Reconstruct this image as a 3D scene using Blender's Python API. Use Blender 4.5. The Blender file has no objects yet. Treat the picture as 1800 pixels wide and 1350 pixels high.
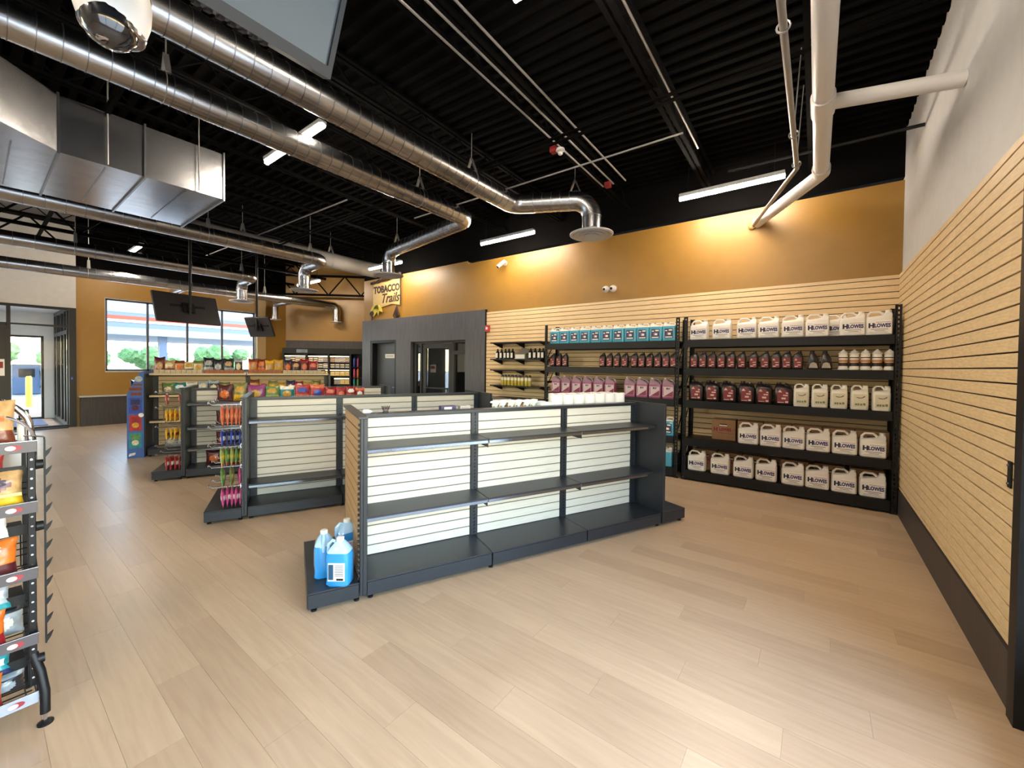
import bpy, bmesh, math, random
from mathutils import Vector, Matrix
random.seed(7)
S = bpy.context.scene
COL = S.collection
# ------------------------------------------------------------------ camera, world, sun, exposure
cam = bpy.data.cameras.new('camera'); camo = bpy.data.objects.new('camera', cam); COL.objects.link(camo)
yaw, pitch, roll = .6428, .0182, -.0118
fw = Vector((-math.sin(yaw)*math.cos(pitch), math.cos(yaw)*math.cos(pitch), -math.sin(pitch)))
rt = Vector((math.cos(yaw), math.sin(yaw), 0)); dn = fw.cross(rt)
r2 = rt*math.cos(roll)+dn*math.sin(roll); d2 = -rt*math.sin(roll)+dn*math.cos(roll)
M4 = Matrix((( r2.x, -d2.x, -fw.x, 0), (r2.y, -d2.y, -fw.y, 0), (r2.z, -d2.z, -fw.z, 1.6), (0, 0, 0, 1)))
camo.matrix_world = M4
cam.sensor_width = 36; cam.lens = 713.7/1800*36; cam.shift_y = -18.76/1800; cam.clip_start = .05; cam.clip_end = 400
S.camera = camo
S.view_settings.view_transform = 'Standard'; S.view_settings.look = 'None'
S.view_settings.gamma = 1; S.view_settings.use_curve_mapping = False
S.view_settings.exposure = 0.5
W = bpy.data.worlds.new('world'); S.world = W; W.use_nodes = True
nt = W.node_tree; bg = nt.nodes['Background']
sky = nt.nodes.new('ShaderNodeTexSky'); sky.sky_type = 'NISHITA'; sky.sun_disc = False
sky.sun_elevation = math.radians(48); sky.sun_rotation = math.radians(60); sky.air_density = 1.6; sky.dust_density = .4; sky.ozone_density = 2
nt.links.new(sky.outputs[0], bg.inputs[0]); bg.inputs[1].default_value = 1.4
sl = bpy.data.lights.new('sun', 'SUN'); sl.energy = 6; sl.angle = .01; sl.color = (1, .95, .88)
so = bpy.data.objects.new('sun', sl); COL.objects.link(so); so.location = (5, 5, 20)
so.rotation_euler = (math.radians(38), 0, math.radians(176))
LIGHT_E = 150.0        # emission of the ceiling strips
LIGHT_C = (1.0, .86, .70)

# ------------------------------------------------------------------ materials
def lin(c):
    if isinstance(c, str): c = tuple(int(c[i:i+2], 16)/255 for i in (0, 2, 4))
    return tuple((x/12.92 if x <= .04045 else ((x+.055)/1.055)**2.4) for x in c)+(1,)
MC = {}
def mat(name, c, rough=.5, metal=0, noise=0, nscale=20, stretch=(1, 1, 1), bump=0, emit=0, coat=0, trans=0, alpha=1):
    if name in MC: return MC[name]
    m = bpy.data.materials.new(name); m.use_nodes = True; MC[name] = m
    t = m.node_tree; b = t.nodes['Principled BSDF']; c = lin(c)
    b.inputs['Base Color'].default_value = c; b.inputs['Roughness'].default_value = rough; b.inputs['Metallic'].default_value = metal
    if coat: b.inputs['Coat Weight'].default_value = coat; b.inputs['Coat Roughness'].default_value = .15
    if trans: b.inputs['Transmission Weight'].default_value = trans
    if alpha < 1: b.inputs['Alpha'].default_value = alpha
    if emit: b.inputs['Emission Color'].default_value = c; b.inputs['Emission Strength'].default_value = emit
    if noise or bump:
        tc = t.nodes.new('ShaderNodeTexCoord'); mp = t.nodes.new('ShaderNodeMapping'); mp.inputs['Scale'].default_value = stretch
        n = t.nodes.new('ShaderNodeTexNoise'); n.inputs['Scale'].default_value = nscale; n.inputs['Detail'].default_value = 5
        t.links.new(tc.outputs['Object'], mp.inputs[0]); t.links.new(mp.outputs[0], n.inputs['Vector'])
        if noise:
            r = t.nodes.new('ShaderNodeValToRGB'); e = r.color_ramp.elements
            e[0].position = .3; e[1].position = .7
            e[0].color = tuple(max(0, x*(1-noise)) for x in c[:3])+(1,); e[1].color = tuple(min(1, x*(1+noise)) for x in c[:3])+(1,)
            t.links.new(n.outputs['Fac'], r.inputs[0]); t.links.new(r.outputs[0], b.inputs['Base Color'])
        if bump:
            bp = t.nodes.new('ShaderNodeBump'); bp.inputs['Strength'].default_value = bump; bp.inputs['Distance'].default_value = .01
            t.links.new(n.outputs['Fac'], bp.inputs['Height']); t.links.new(bp.outputs[0], b.inputs['Normal'])
    return m
def glass(name, tint=(1, 1, 1), gl=.12, ior=1.45):
    if name in MC: return MC[name]
    m = bpy.data.materials.new(name); m.use_nodes = True; MC[name] = m; t = m.node_tree
    t.nodes.remove(t.nodes['Principled BSDF'])
    tr = t.nodes.new('ShaderNodeBsdfTransparent'); tr.inputs[0].default_value = tint+(1,)
    g = t.nodes.new('ShaderNodeBsdfGlossy'); g.inputs['Roughness'].default_value = .02
    fr = t.nodes.new('ShaderNodeFresnel'); fr.inputs[0].default_value = ior
    ad = t.nodes.new('ShaderNodeMath'); ad.operation = 'ADD'; ad.inputs[1].default_value = gl; ad.use_clamp = True
    mx = t.nodes.new('ShaderNodeMixShader'); o = t.nodes['Material Output']
    t.links.new(fr.outputs[0], ad.inputs[0]); t.links.new(ad.outputs[0], mx.inputs[0])
    t.links.new(tr.outputs[0], mx.inputs[1]); t.links.new(g.outputs[0], mx.inputs[2]); t.links.new(mx.outputs[0], o.inputs[0])
    return m
PW, PL = .18, 1.22
def floor_mat():
    m = bpy.data.materials.new('vinyl_plank'); m.use_nodes = True; t = m.node_tree; b = t.nodes['Principled BSDF']
    L = t.links.new; N = t.nodes.new
    def mth(op, a, bb=None):
        n = N('ShaderNodeMath'); n.operation = op
        for i, x in enumerate((a, bb)):
            if x is None: continue
            if isinstance(x, (int, float)): n.inputs[i].default_value = x
            else: L(x, n.inputs[i])
        return n.outputs[0]
    geo = N('ShaderNodeNewGeometry'); sp = N('ShaderNodeSeparateXYZ'); L(geo.outputs['Position'], sp.inputs[0])
    row = mth('FLOOR', mth('DIVIDE', sp.outputs[1], PW))
    off = mth('FRACT', mth('MULTIPLY', row, .37))
    colx = mth('FLOOR', mth('ADD', mth('DIVIDE', sp.outputs[0], PL), off))
    cb = N('ShaderNodeCombineXYZ'); L(row, cb.inputs[0]); L(colx, cb.inputs[1])
    wn = N('ShaderNodeTexWhiteNoise'); wn.noise_dimensions = '3D'; L(cb.outputs[0], wn.inputs['Vector'])
    cb2 = N('ShaderNodeCombineXYZ'); L(mth('ADD', mth('MULTIPLY', sp.outputs[0], 1.2), mth('MULTIPLY', wn.outputs['Value'], 40)), cb2.inputs[0])
    L(mth('MULTIPLY', sp.outputs[1], 16), cb2.inputs[1])
    n1 = N('ShaderNodeTexNoise'); n1.inputs['Scale'].default_value = 2.2; n1.inputs['Detail'].default_value = 6; n1.inputs['Distortion'].default_value = .6; L(cb2.outputs[0], n1.inputs['Vector'])
    r = N('ShaderNodeValToRGB'); e = r.color_ramp.elements
    e[0].position = .2; e[0].color = lin('a48a6e'); e[1].position = .85; e[1].color = lin('bfa586')
    L(mth('ADD', mth('MULTIPLY', n1.outputs['Fac'], .62), mth('MULTIPLY', wn.outputs['Value'], .36)), r.inputs[0])
    L(r.outputs[0], b.inputs['Base Color'])
    b.inputs['Roughness'].default_value = .42
    L(mth('ADD', mth('MULTIPLY', n1.outputs['Fac'], .12), .27), b.inputs['Roughness'])
    bp = N('ShaderNodeBump'); bp.inputs['Strength'].default_value = .12; bp.inputs['Distance'].default_value = .003
    L(n1.outputs['Fac'], bp.inputs['Height']); L(bp.outputs[0], b.inputs['Normal'])
    return m
M_floor = floor_mat()
M_must = mat('mustard_paint', '906924', .42, noise=.04, nscale=6, bump=.08)
M_white = mat('white_wall_paint', 'c9c8c6', .75, noise=.03, nscale=8, bump=.15)
M_grey = mat('grey_wall_paint', 'b4b0a8', .8, noise=.04, nscale=8, bump=.1)
M_maple = mat('maple_slat', 'd8bb8e', .55, noise=.10, nscale=6, stretch=(1, 12, 12))
M_mapleY = mat('maple_slat_along', 'd3b88c', .55, noise=.14, nscale=10, stretch=(8, 1.5, 10), bump=.05)
M_gslat = mat('pale_gondola_slat', 'd9d0c0', .5, noise=.06, nscale=6, stretch=(1, 12, 12))
M_lam = mat('grey_wood_laminate', '4b4b50', .5, noise=.22, nscale=5, stretch=(9, 9, .5))
M_lamd = mat('dark_wood_laminate', '352f2d', .5, noise=.25, nscale=5, stretch=(9, 9, .6))
M_blk = mat('black_powder_metal', '0d0d0f', .45)
M_blk.node_tree.nodes['Principled BSDF'].inputs['Specular IOR Level'].default_value = .3
M_gon = mat('charcoal_gondola_metal', '24272c', .38, noise=.06, nscale=50)
M_joint = mat('dark_groove', '1a110b', .9)
M_deck = mat('black_deck_paint', '060505', .95)
M_deck.node_tree.nodes['Principled BSDF'].inputs['Specular IOR Level'].default_value = .08
M_galv = mat('galvanised_steel', 'b5b6b8', .27, 1, noise=.12, nscale=5, stretch=(3, 1, 3), bump=.05)
M_seam = mat('duct_seam_steel', '8f9092', .35, 1)
M_diff = mat('diffuser_grey_enamel', 'b6b4b0', .5)
M_greypipe = mat('grey_painted_duct', '8a8680', .6)
M_cond = mat('conduit_steel', '9a9894', .45, .6)
M_pvc = mat('white_pvc', 'd9d6d2', .4)
M_frame = mat('bronze_aluminium', '1f1d1d', .4, .3)
M_winf = mat('grey_window_frame', '5a5e66', .4, .5)
M_alu = mat('clear_aluminium', 'b8bcc2', .35, .8)
M_chrome = mat('chrome_wire', 'c8c8cc', .18, 1)
M_glass = glass('window_glass', gl=.0, ior=1.12)
M_glass2 = glass('reflective_glass', (.75, .78, .8), gl=.14)
M_lamp = mat('lamp_diffuser', (1, 1, 1), .5)
bb = M_lamp.node_tree.nodes['Principled BSDF']; bb.inputs['Emission Color'].default_value = LIGHT_C+(1,); bb.inputs['Emission Strength'].default_value = LIGHT_E
M_wplastic = mat('white_plastic', 'e3ddd3', .42, noise=.02, nscale=30)
M_paper = mat('white_paper', 'ece8e2', .8)
M_card = mat('brown_cardboard', '8a6747', .8, noise=.07, nscale=25)
M_ink = mat('dark_ink', '23233f', .6)
M_red = mat('red_ink', '8d2123', .5)

# ------------------------------------------------------------------ mesh helpers
class MB:
    def __init__(s): s.v = []; s.f = []; s.m = []
    def add(s, vs, fs, mi=0):
        o = len(s.v); s.v += [tuple(v) for v in vs]
        s.f += [tuple(o+i for i in f) for f in fs]; s.m += [mi]*len(fs); return s
    def box(s, x0, x1, y0, y1, z0, z1, mi=0, rot=None):
        vs = [(x, y, z) for z in (z0, z1) for y in (y0, y1) for x in (x0, x1)]
        if rot: vs = [rot @ Vector(v) for v in vs]
        return s.add(vs, [(0, 2, 3, 1), (4, 5, 7, 6), (0, 1, 5, 4), (2, 6, 7, 3), (0, 4, 6, 2), (1, 3, 7, 5)], mi)
    def tube(s, pts, r, n=10, mi=0, caps=True, closed=False):
        pts = [Vector(p) for p in pts]; rings = []; k = len(pts)
        up = None
        for i, p in enumerate(pts):
            a = pts[(i-1) % k] if (closed or i > 0) else p; b = pts[(i+1) % k] if (closed or i < k-1) else p
            t = (b-a).normalized()
            if up is None:
                up = Vector((0, 0, 1)) if abs(t.z) < .9 else Vector((1, 0, 0))
            u = up-t*up.dot(t)
            u = u.normalized() if u.length > 1e-6 else t.orthogonal().normalized()
            up = u; w = t.cross(u)
            rr = r[i] if isinstance(r, (list, tuple)) else r
            rings.append([p+u*math.cos(2*math.pi*j/n)*rr+w*math.sin(2*math.pi*j/n)*rr for j in range(n)])
        vs = [v for q in rings for v in q]; fs = []
        for i in range(k if closed else k-1):
            i2 = (i+1) % k
            for j in range(n): fs.append((i*n+j, i*n+(j+1) % n, i2*n+(j+1) % n, i2*n+j))
        if caps and not closed: fs += [tuple(range(n))[::-1], tuple((k-1)*n+j for j in range(n))]
        return s.add(vs, fs, mi)
    def lathe(s, prof, n=16, mi=0, c=(0, 0, 0)):
        vs = []; fs = []
        for r, z in prof:
            vs += [(c[0]+r*math.cos(2*math.pi*j/n), c[1]+r*math.sin(2*math.pi*j/n), c[2]+z) for j in range(n)]
        for i in range(len(prof)-1):
            for j in range(n): fs.append((i*n+j, i*n+(j+1) % n, (i+1)*n+(j+1) % n, (i+1)*n+j))
        fs += [tuple(range(n))[::-1], tuple((len(prof)-1)*n+j for j in range(n))]
        return s.add(vs, fs, mi)
    def loft(s, secs, mi=0):
        """secs: list of (cx, cy, hx, hy, z) rounded rectangles"""
        n = 12; vs = []; fs = []
        for cx, cy, hx, hy, z in secs:
            r = min(hx, hy)*.45
            for qx, qy, a0 in ((1, 1, 0), (-1, 1, 90), (-1, -1, 180), (1, -1, 270)):
                for k in range(3):
                    a = math.radians(a0+45*k)
                    vs.append((cx+qx*(hx-r)+r*math.cos(a), cy+qy*(hy-r)+r*math.sin(a), z))
        for i in range(len(secs)-1):
            for j in range(n): fs.append((i*n+j, i*n+(j+1) % n, (i+1)*n+(j+1) % n, (i+1)*n+j))
        fs += [tuple(range(n))[::-1], tuple((len(secs)-1)*n+j for j in range(n))]
        return s.add(vs, fs, mi)
    def poly(s, pts, y0, y1, mi=0):
        """outline in xz extruded along y"""
        n = len(pts); vs = [(x, y0, z) for x, z in pts]+[(x, y1, z) for x, z in pts]
        fs = [tuple(range(n)), tuple(range(2*n-1, n-1, -1))]+[(j, n+j, n+(j+1) % n, (j+1) % n) for j in range(n)]
        return s.add(vs, fs, mi)
    def mesh(s, name, mats, smooth=False, bevel=0):
        me = bpy.data.meshes.new(name); me.from_pydata(s.v, [], s.f)
        for m in (mats if isinstance(mats, (list, tuple)) else [mats]): me.materials.append(m)
        for p, i in zip(me.polygons, s.m): p.material_index = i
        bm = bmesh.new(); bm.from_mesh(me)
        if bevel:
            bmesh.ops.bevel(bm, geom=list(bm.edges), offset=bevel, segments=1, affect='EDGES', clamp_overlap=True)
        bmesh.ops.recalc_face_normals(bm, faces=list(bm.faces)); bm.to_mesh(me); bm.free()
        if smooth:
            me.polygons.foreach_set('use_smooth', [True]*len(me.polygons))
            me.set_sharp_from_angle(angle=math.radians(38))
        me.update(); return me
    def obj(s, name, mats, parent=None, loc=(0, 0, 0), rz=0, smooth=False, bevel=0):
        return put(name, s.mesh(name, mats, smooth, bevel), parent, loc, rz)
def put(name, me, parent=None, loc=(0, 0, 0), rz=0, rot=None):
    o = bpy.data.objects.new(name, me); COL.objects.link(o); o.location = loc
    o.rotation_euler = rot if rot else (0, 0, rz)
    if parent is not None: o.parent = parent; CH.setdefault(parent.name, []).append(o)
    return o
def tag(o, label, cat, group=None, kind=None):
    o['label'] = label; o['category'] = cat
    if group: o['group'] = group
    if kind: o['kind'] = kind
    return o
def thing(name, label, cat, loc=(0, 0, 0), rz=0, group=None):
    o = bpy.data.objects.new(name, None); COL.objects.link(o); o.location = loc; o.rotation_euler = (0, 0, rz); o.empty_display_size = .05
    return tag(o, label, cat, group)
def struct(o): o['kind'] = 'structure'; return o
CH = {}
def dup(root, loc, rz=None, label=None, group=None):
    r = root.copy(); COL.objects.link(r); r.location = loc
    if rz is not None: r.rotation_euler = (0, 0, rz)
    if label: r['label'] = label
    if group: r['group'] = group
    for ch in CH.get(root.name, []):
        c = ch.copy(); COL.objects.link(c); c.parent = r; CH.setdefault(r.name, []).append(c)
        for g in CH.get(ch.name, []):
            d = g.copy(); COL.objects.link(d); d.parent = c; CH.setdefault(c.name, []).append(d)
    return r
TX = {}
def text(s, size, m, parent, loc, rot, name='lettering', ext=.0006, shear=0, bold=0, align='CENTER', sx=1):
    k = (s, size, m.name, ext, shear, bold, align)
    if k not in TX:
        cu = bpy.data.curves.new('txt', 'FONT'); cu.body = s; cu.size = size; cu.extrude = ext; cu.resolution_u = 2
        cu.align_x = align; cu.align_y = 'CENTER'; cu.shear = shear; cu.offset = bold
        o = bpy.data.objects.new('txt', cu); COL.objects.link(o)
        bpy.context.view_layer.update()
        me = bpy.data.meshes.new_from_object(o.evaluated_get(bpy.context.evaluated_depsgraph_get()))
        bpy.data.objects.remove(o); bpy.data.curves.remove(cu)
        me.name = 'lettering'; me.materials.clear(); me.materials.append(m); TX[k] = me
    o = put(name, TX[k], parent, loc, rot=rot); o.scale = (sx, 1, 1); return o
FRONT = (math.pi/2, 0, 0)        # text readable from -y
def orn(i): return ['first', 'second', 'third', 'fourth', 'fifth', 'sixth', 'seventh', 'eighth', 'ninth', 'tenth', 'eleventh', 'twelfth', 'thirteenth', 'fourteenth', 'fifteenth', 'sixteenth', 'seventeenth', 'eighteenth', 'nineteenth', 'twentieth'][i]

XR, YB, XW, YF = .77, 6.6, -14.4, -6.0
def zdeck(x, y): return 4.42+.025*(YB-y)+.035*(XR-x)
# ------------------------------------------------------------------ floor of planks
fl = struct(MB().box(-19.5, 1.0, -6.2, 10.6, -.12, -.006).obj('floor', mat('plank_joint', '6f5a45', .7)))
near = []
for row in range(int(YF/PW)-1, int(10.5/PW)+1):
    off = (row*.37) % 1.0
    for c in range(-13, 3):
        x0, x1 = (c-off)*PL, (c+1-off)*PL; y0, y1 = row*PW, (row+1)*PW
        x0 = max(x0, -14.5); x1 = min(x1, .9)
        if x1-x0 < .02 or y0 < -6.1: continue
        cx, cy = (x0+x1)/2, (y0+y1)/2
        dep = (Vector((cx, cy, 0))-Vector((0, 0, 1.6))).dot(fw); lat = (Vector((cx, cy, 0))).dot(rt)
        vis = dep > .4 and abs(lat) < dep*1.35+.4
        near.append((0 if vis else 1, dep if vis else 99, x0, x1, y0, y1))
near.sort()
PM = {}
for k, (v, d, x0, x1, y0, y1) in enumerate(near):
    g = .0004
    if k < 290:
        key = round(x1-x0, 3)
        if key not in PM:
            h = (x1-x0)/2
            PM[key] = MB().box(-h+g, h-g, -PW/2+g, PW/2-g, -.006, 0).mesh('plank', M_floor)
        put('plank', PM[key], fl, ((x0+x1)/2, (y0+y1)/2, 0))
    else:
        if k == 290: rest = MB()
        rest.box(x0+g, x1-g, y0+g, y1-g, -.006, 0)
rest.obj('plank_field', M_floor, fl)['kind'] = 'stuff'

# ------------------------------------------------------------------ walls
PITCH = .0762
groo = [1.618+(k-17)*PITCH for k in range(32)]
edges = [.285]+[z for z in groo if z > .3 and z < 2.72]+[2.735]
wr = struct(MB().box(XR+.02, XR+.2, 2.80, YB+.2, 0, 5.3).box(XR+.02, XR+.2, YF, 2.80, 2.6, 5.3).box(XR+.02, XR+.2, YF, -2.6, 0, 2.6).box(XR+.02, XR+.2, -2.6, 2.80, 0, .25).obj('wall_right', M_white))
w6 = struct(MB().box(XR+.08, XR+.14, -2.6, 2.8, .25, .31).box(XR+.08, XR+.14, -2.6, 2.8, 2.54, 2.6).box(XR+.08, XR+.14, -2.6, -2.54, .31, 2.54).box(XR+.08, XR+.14, 2.74, 2.8, .31, 2.54)
            .box(XR+.08, XR+.14, -.8, -.74, .31, 2.54).box(XR+.08, XR+.14, .97, 1.03, .31, 2.54).obj('window_6', M_frame))
for a, b in ((-2.54, -.8), (-.74, .97), (1.03, 2.74)): MB().box(XR+.105, XR+.112, a, b, .31, 2.54).obj('pane', M_glass, w6)
pl = bpy.data.lights.new('portal', 'AREA'); pl.shape = 'RECTANGLE'; pl.size = 5.4; pl.size_y = 2.35; pl.cycles.is_portal = True
po = bpy.data.objects.new('portal', pl); COL.objects.link(po); po.location = (XR+.25, .1, 1.42); po.rotation_euler = (math.pi/2, 0, math.pi/2)
MB().box(XR+.008, XR+.02, 2.88, YB-.005, .28, 2.735).obj('slat_backing', M_joint, wr)
sm = MB().box(-.008, .008, -(YB-.01-2.89)/2, (YB-.01-2.89)/2, -(PITCH-.0085)/2, (PITCH-.0085)/2).mesh('slat', M_mapleY, bevel=.0015)
for a, b in zip(edges[:-1], edges[1:]):
    o = put('slat', sm, wr, (XR, (YB-.01+2.89)/2, (a+b)/2)); o.scale[2] = (b-a-.0085)/(PITCH-.0085)
struct(MB().box(XR-.016, XR+.02, 2.89, YB-.35, 0, .275).obj('baseboard_right', M_lamd))
struct(MB().box(XR-.03, XR+.02, 2.80, 2.885, 0, 4.0).obj('trim_1', M_blk))

# back wall: x from -10.12 to XR; openings for the two doors
D1 = (-9.738, -8.63, 2.24); D2 = (-8.07, -6.19, 2.18)
wb = MB(); yb0, yb1 = YB, YB+.2
for x0, x1, z0, z1 in ((-10.12, D1[0], 0, 3.9), (D1[1], D2[0], 0, 3.9), (D2[1], XR+.02, 0, 3.84), (D1[0], D1[1], D1[2], 3.9), (D2[0], D2[1], D2[2], 3.9)):
    wb.box(x0, x1, yb0, yb1, z0, z1)
wb = struct(wb.obj('wall_back', M_must))
# painted-out black band above the mustard
struct(MB().box(-10.12, XR+.02, YB+.005, YB+.2, 3.88, 5.3).obj('wall_back_upper', M_deck))
MB().box(-5.615, XR, YB-.014, YB, .28, 2.735).obj('slat_backing', M_joint, wb)
sm = MB().box(-(XR+5.61)/2, (XR+5.61)/2, -.008, .008, -(PITCH-.0085)/2, (PITCH-.0085)/2).mesh('slat', M_maple, bevel=.0015)
for a, b in zip(edges[:-1], edges[1:]):
    o = put('slat', sm, wb, ((XR-5.61)/2, YB-.022, (a+b)/2)); o.scale[2] = (b-a-.0085)/(PITCH-.0085)
MB().box(-10.12, D1[0], YB-.05, YB, 0, 2.79).box(D1[1], D2[0], YB-.05, YB, 0, 2.79).box(D2[1], -5.63, YB-.05, YB, 0, 2.79)\
    .box(D1[0], D1[1], YB-.05, YB, D1[2], 2.79).box(D2[0], D2[1], YB-.05, YB, D2[2], 2.79).box(D2[0], D2[0]+.012, YB-.05, YB+.2, 0, D2[2]).box(D1[0]-.001, D1[0]+.001, YB-.05, YB+.2, 0, D1[2]).box(D2[1]-.012, D2[1], YB-.05, YB+.2, 0, D2[2]).box(D2[0]+.012, D2[1]-.012, YB-.05, YB+.2, D2[2]-.012, D2[2]).obj('laminate_cladding', M_lam, wb)
struct(MB().box(-5.63, -5.615, YB-.055, YB, 0, 2.79).obj('trim_3', M_blk))
struct(MB().box(-5.6, XR-.02, YB-.04, YB, 0, .275).obj('baseboard_back', M_lamd))
# return wall and diagonal wall behind the till
struct(MB().box(-10.12, -9.92, YB+.2, 10.3, 0, 5.3).obj('wall_return', M_must))
DA = Vector((-14.4, 6.42, 0)); DANG = math.radians(42.2)
dg = struct(MB().box(0, 5.9, 0, .2, 0, 5.4).obj('wall_diagonal', M_must, None, DA, DANG))
MB().box(.02, 5.88, -.03, 0, 2.12, 2.38).obj('laminate_band', M_lamd, dg)
# window wall
WY0, WY1, WZ0, WZ1 = 2.05, 5.49, 1.35, 3.2
ww = MB(); a0, a1 = XW-.2, XW
for y0, y1, z0, z1 in ((1.55, WY0, 0, 3.74), (WY1, 6.5, 0, 3.74), (WY0, WY1, 0, WZ0), (WY0, WY1, WZ1, 3.74)):
    ww.box(a0, a1, y0, y1, z0, z1)
ww = struct(ww.obj('wall_window', M_must))
struct(MB().box(a0, a1-.004, 1.55, 6.5, 3.74, 5.5).obj('wall_window_upper', M_deck))
OY0 = -1.3
struct(MB().box(a0, a1+.03, YF, 1.55, 2.87, 5.5).box(a0, a1+.03, YF, OY0, 0, 2.87).obj('wall_entrance', M_grey))
# front wall behind the camera, with shop windows
fwm = MB()
wx = [(-13.2, -10.2), (-9.6, -6.6)]
xs = [a0]+[v for p in wx for v in p]+[XR+.2]
for i in range(0, len(xs), 2): fwm.box(xs[i], xs[i+1], YF-.2, YF, 0, 5.4)
for p in wx: fwm.box(p[0], p[1], YF-.2, YF, 0, .6); fwm.box(p[0], p[1], YF-.2, YF, 3.0, 5.4)
struct(fwm.obj('wall_front', M_grey))
for i, p in enumerate(wx):
    w = struct(MB().box(p[0], p[1], YF-.12, YF-.06, .6, .66).box(p[0], p[1], YF-.12, YF-.06, 2.94, 3.0).box(p[0], p[0]+.06, YF-.12, YF-.06, .66, 2.94)
               .box(p[1]-.06, p[1], YF-.12, YF-.06, .66, 2.94).box((p[0]+p[1])/2-.03, (p[0]+p[1])/2+.03, YF-.12, YF-.06, .66, 2.94).obj('window_%d' % (i+2), M_alu))
    MB().box(p[0]+.06, p[1]-.06, YF-.095, YF-.085, .66, 2.94).obj('pane', M_glass, w)
    pl = bpy.data.lights.new('portal', 'AREA'); pl.shape = 'RECTANGLE'; pl.size = p[1]-p[0]; pl.size_y = 2.4; pl.cycles.is_portal = True
    po = bpy.data.objects.new('portal', pl); COL.objects.link(po); po.location = ((p[0]+p[1])/2, YF-.25, 1.8); po.rotation_euler = (math.pi/2, 0, 0)
# window 1 of four lights
w1 = MB()
ys = [WY0, 2.886, 3.752, 4.602, WY1]; fx0, fx1 = XW-.13, XW-.07
for i, y in enumerate(ys):
    w = .025
    w1.box(fx0, fx1, y-(0 if i == 0 else w), y+(0 if i == 4 else w)+(.03 if i == 0 else 0)-(.0 if i < 4 else 0), WZ0, WZ1)
w1.box(fx0, fx1, WY1-.04, WY1, WZ0, WZ1).box(fx0, fx1, WY0, WY1, WZ0, WZ0+.045).box(fx0, fx1, WY0, WY1, WZ1-.045, WZ1)
w1 = struct(w1.obj('window_1', M_winf))
for a, b in zip(ys[:-1], ys[1:]): MB().box(XW-.103, XW-.097, a+.02, b-.02, WZ0+.03, WZ1-.03).obj('pane', M_glass, w1)
MB().box(XW-.2, XW+.012, WY0, WY1, WZ0-.03, WZ0-.001).obj('sill', M_alu, w1)
MB().box(XW-.07, XW+.006, WY0, WY0+.008, WZ0, WZ1).box(XW-.07, XW+.006, WY1-.008, WY1, WZ0, WZ1).box(XW-.07, XW+.006, WY0, WY1, WZ1-.008, WZ1).obj('reveal_trim', M_alu, w1)
# low laminate ledge under the window
ld = thing('window_ledge', 'low dark laminate ledge with pale top under the big window', 'ledge', (XW, 4.0, 0))
MB().box(.002, .13, -2.4, 1.7, 0, .71).obj('front_panel', M_lamd, ld)
MB().box(.002, .17, -2.42, 1.72, .71, .745).obj('ledge_top', mat('pale_ledge_top', 'a8a4a4', .35), ld, bevel=.004)
# window jamb, light on its return put into a paler colour
struct(MB().box(XW, XW+.12, 5.50, 5.75, 0, 3.74).obj('trim_4', mat('lit_jamb_beige', 'a58a5c', .5)))

# ------------------------------------------------------------------ ceiling: deck, joists
dk = MB(); prof = [(0, 0), (.055, 0), (.075, .04), (.13, .04)]; P = .15
pts = []; y = -6.3
while y < 10.7:
    pts += [(y+p, h) for p, h in prof]; y += P
n = len(pts); xa, xb = -14.65, .97
vs = [(xa, y, zdeck(xa, y)+h) for y, h in pts]+[(xb, y, zdeck(xb, y)+h) for y, h in pts]
dk.add(vs, [(i, i+1, n+i+1, n+i) for i in range(n-1)])
dk.add([(xa, -6.3, 6.2), (xb, -6.3, 6.2), (xb, 10.8, 6.2), (xa, 10.8, 6.2)], [(0, 1, 2, 3)])
ceil = struct(dk.obj('ceiling', M_deck))
L = YB-YF; jd = .27
jm = MB()
for s in (-1, 1):
    jm.box(s*.012-(.04 if s < 0 else 0), s*.012+(.04 if s > 0 else 0), 0, L, -.03, 0).box(s*.012-(.04 if s < 0 else 0), s*.012+(.04 if s > 0 else 0), 0, L, -jd-.03, -jd)
k = int(L/.3)
for i in range(k):
    y0 = i*L/k; y1 = (i+1)*L/k
    za, zb = (-.02, -jd-.01) if i % 2 else (-jd-.01, -.02)
    jm.tube([(0, y0, za), (0, y1, zb)], .011, 5)
M_jo = mat('joist_black', '060505', .9); M_jo.node_tree.nodes['Principled BSDF'].inputs['Specular IOR Level'].default_value = .1
jme = jm.mesh('joist', M_jo)
for i in range(12):
    x = -.02-1.28*i-(.06 if i == 0 else 0)
    o = put('joist', jme, ceil, (x, YF, zdeck(x, YF)-.005)); o.rotation_euler = (-.025, 0, 0)
# deep truss girders across the far end
gm = MB()
Lg = 5.2
for z in (0, .62): gm.box(0, Lg, -.04, .04, z-.03, z+.03)
for i in range(10):
    gm.tube([(i*Lg/10, 0, 0 if i % 2 else .62), ((i+1)*Lg/10, 0, .62 if i % 2 else 0)], .022, 6)
gme = gm.mesh('girder', M_deck)
p = DA+Vector((math.sin(DANG)*.5, -math.cos(DANG)*.5, 3.86)); put('girder', gme, ceil, p, DANG)
gm = MB()
for z in (0, .6): gm.box(-.04, .04, 0, 12.4, z-.03, z+.03)
for i in range(22): gm.tube([(0, i*.56, 0 if i % 2 else .6), (0, (i+1)*.56, .6 if i % 2 else 0)], .02, 6)
gme = gm.mesh('girder', M_deck)
put('girder', gme, ceil, (-11.9, YF+.05, 4.15)); put('girder', gme, ceil, (-13.9, YF+.05, 4.2))
gm = MB()
for z in (0, .06): gm.box(-14.2, .74, -.02, .02, z-.008, z+.008)
for yy in (-2.0, .9, 4.05): put('bridging', gm.mesh('bridging', M_deck), ceil, (0, yy, 4.2+.025*(YB-yy)-.1))

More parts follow.
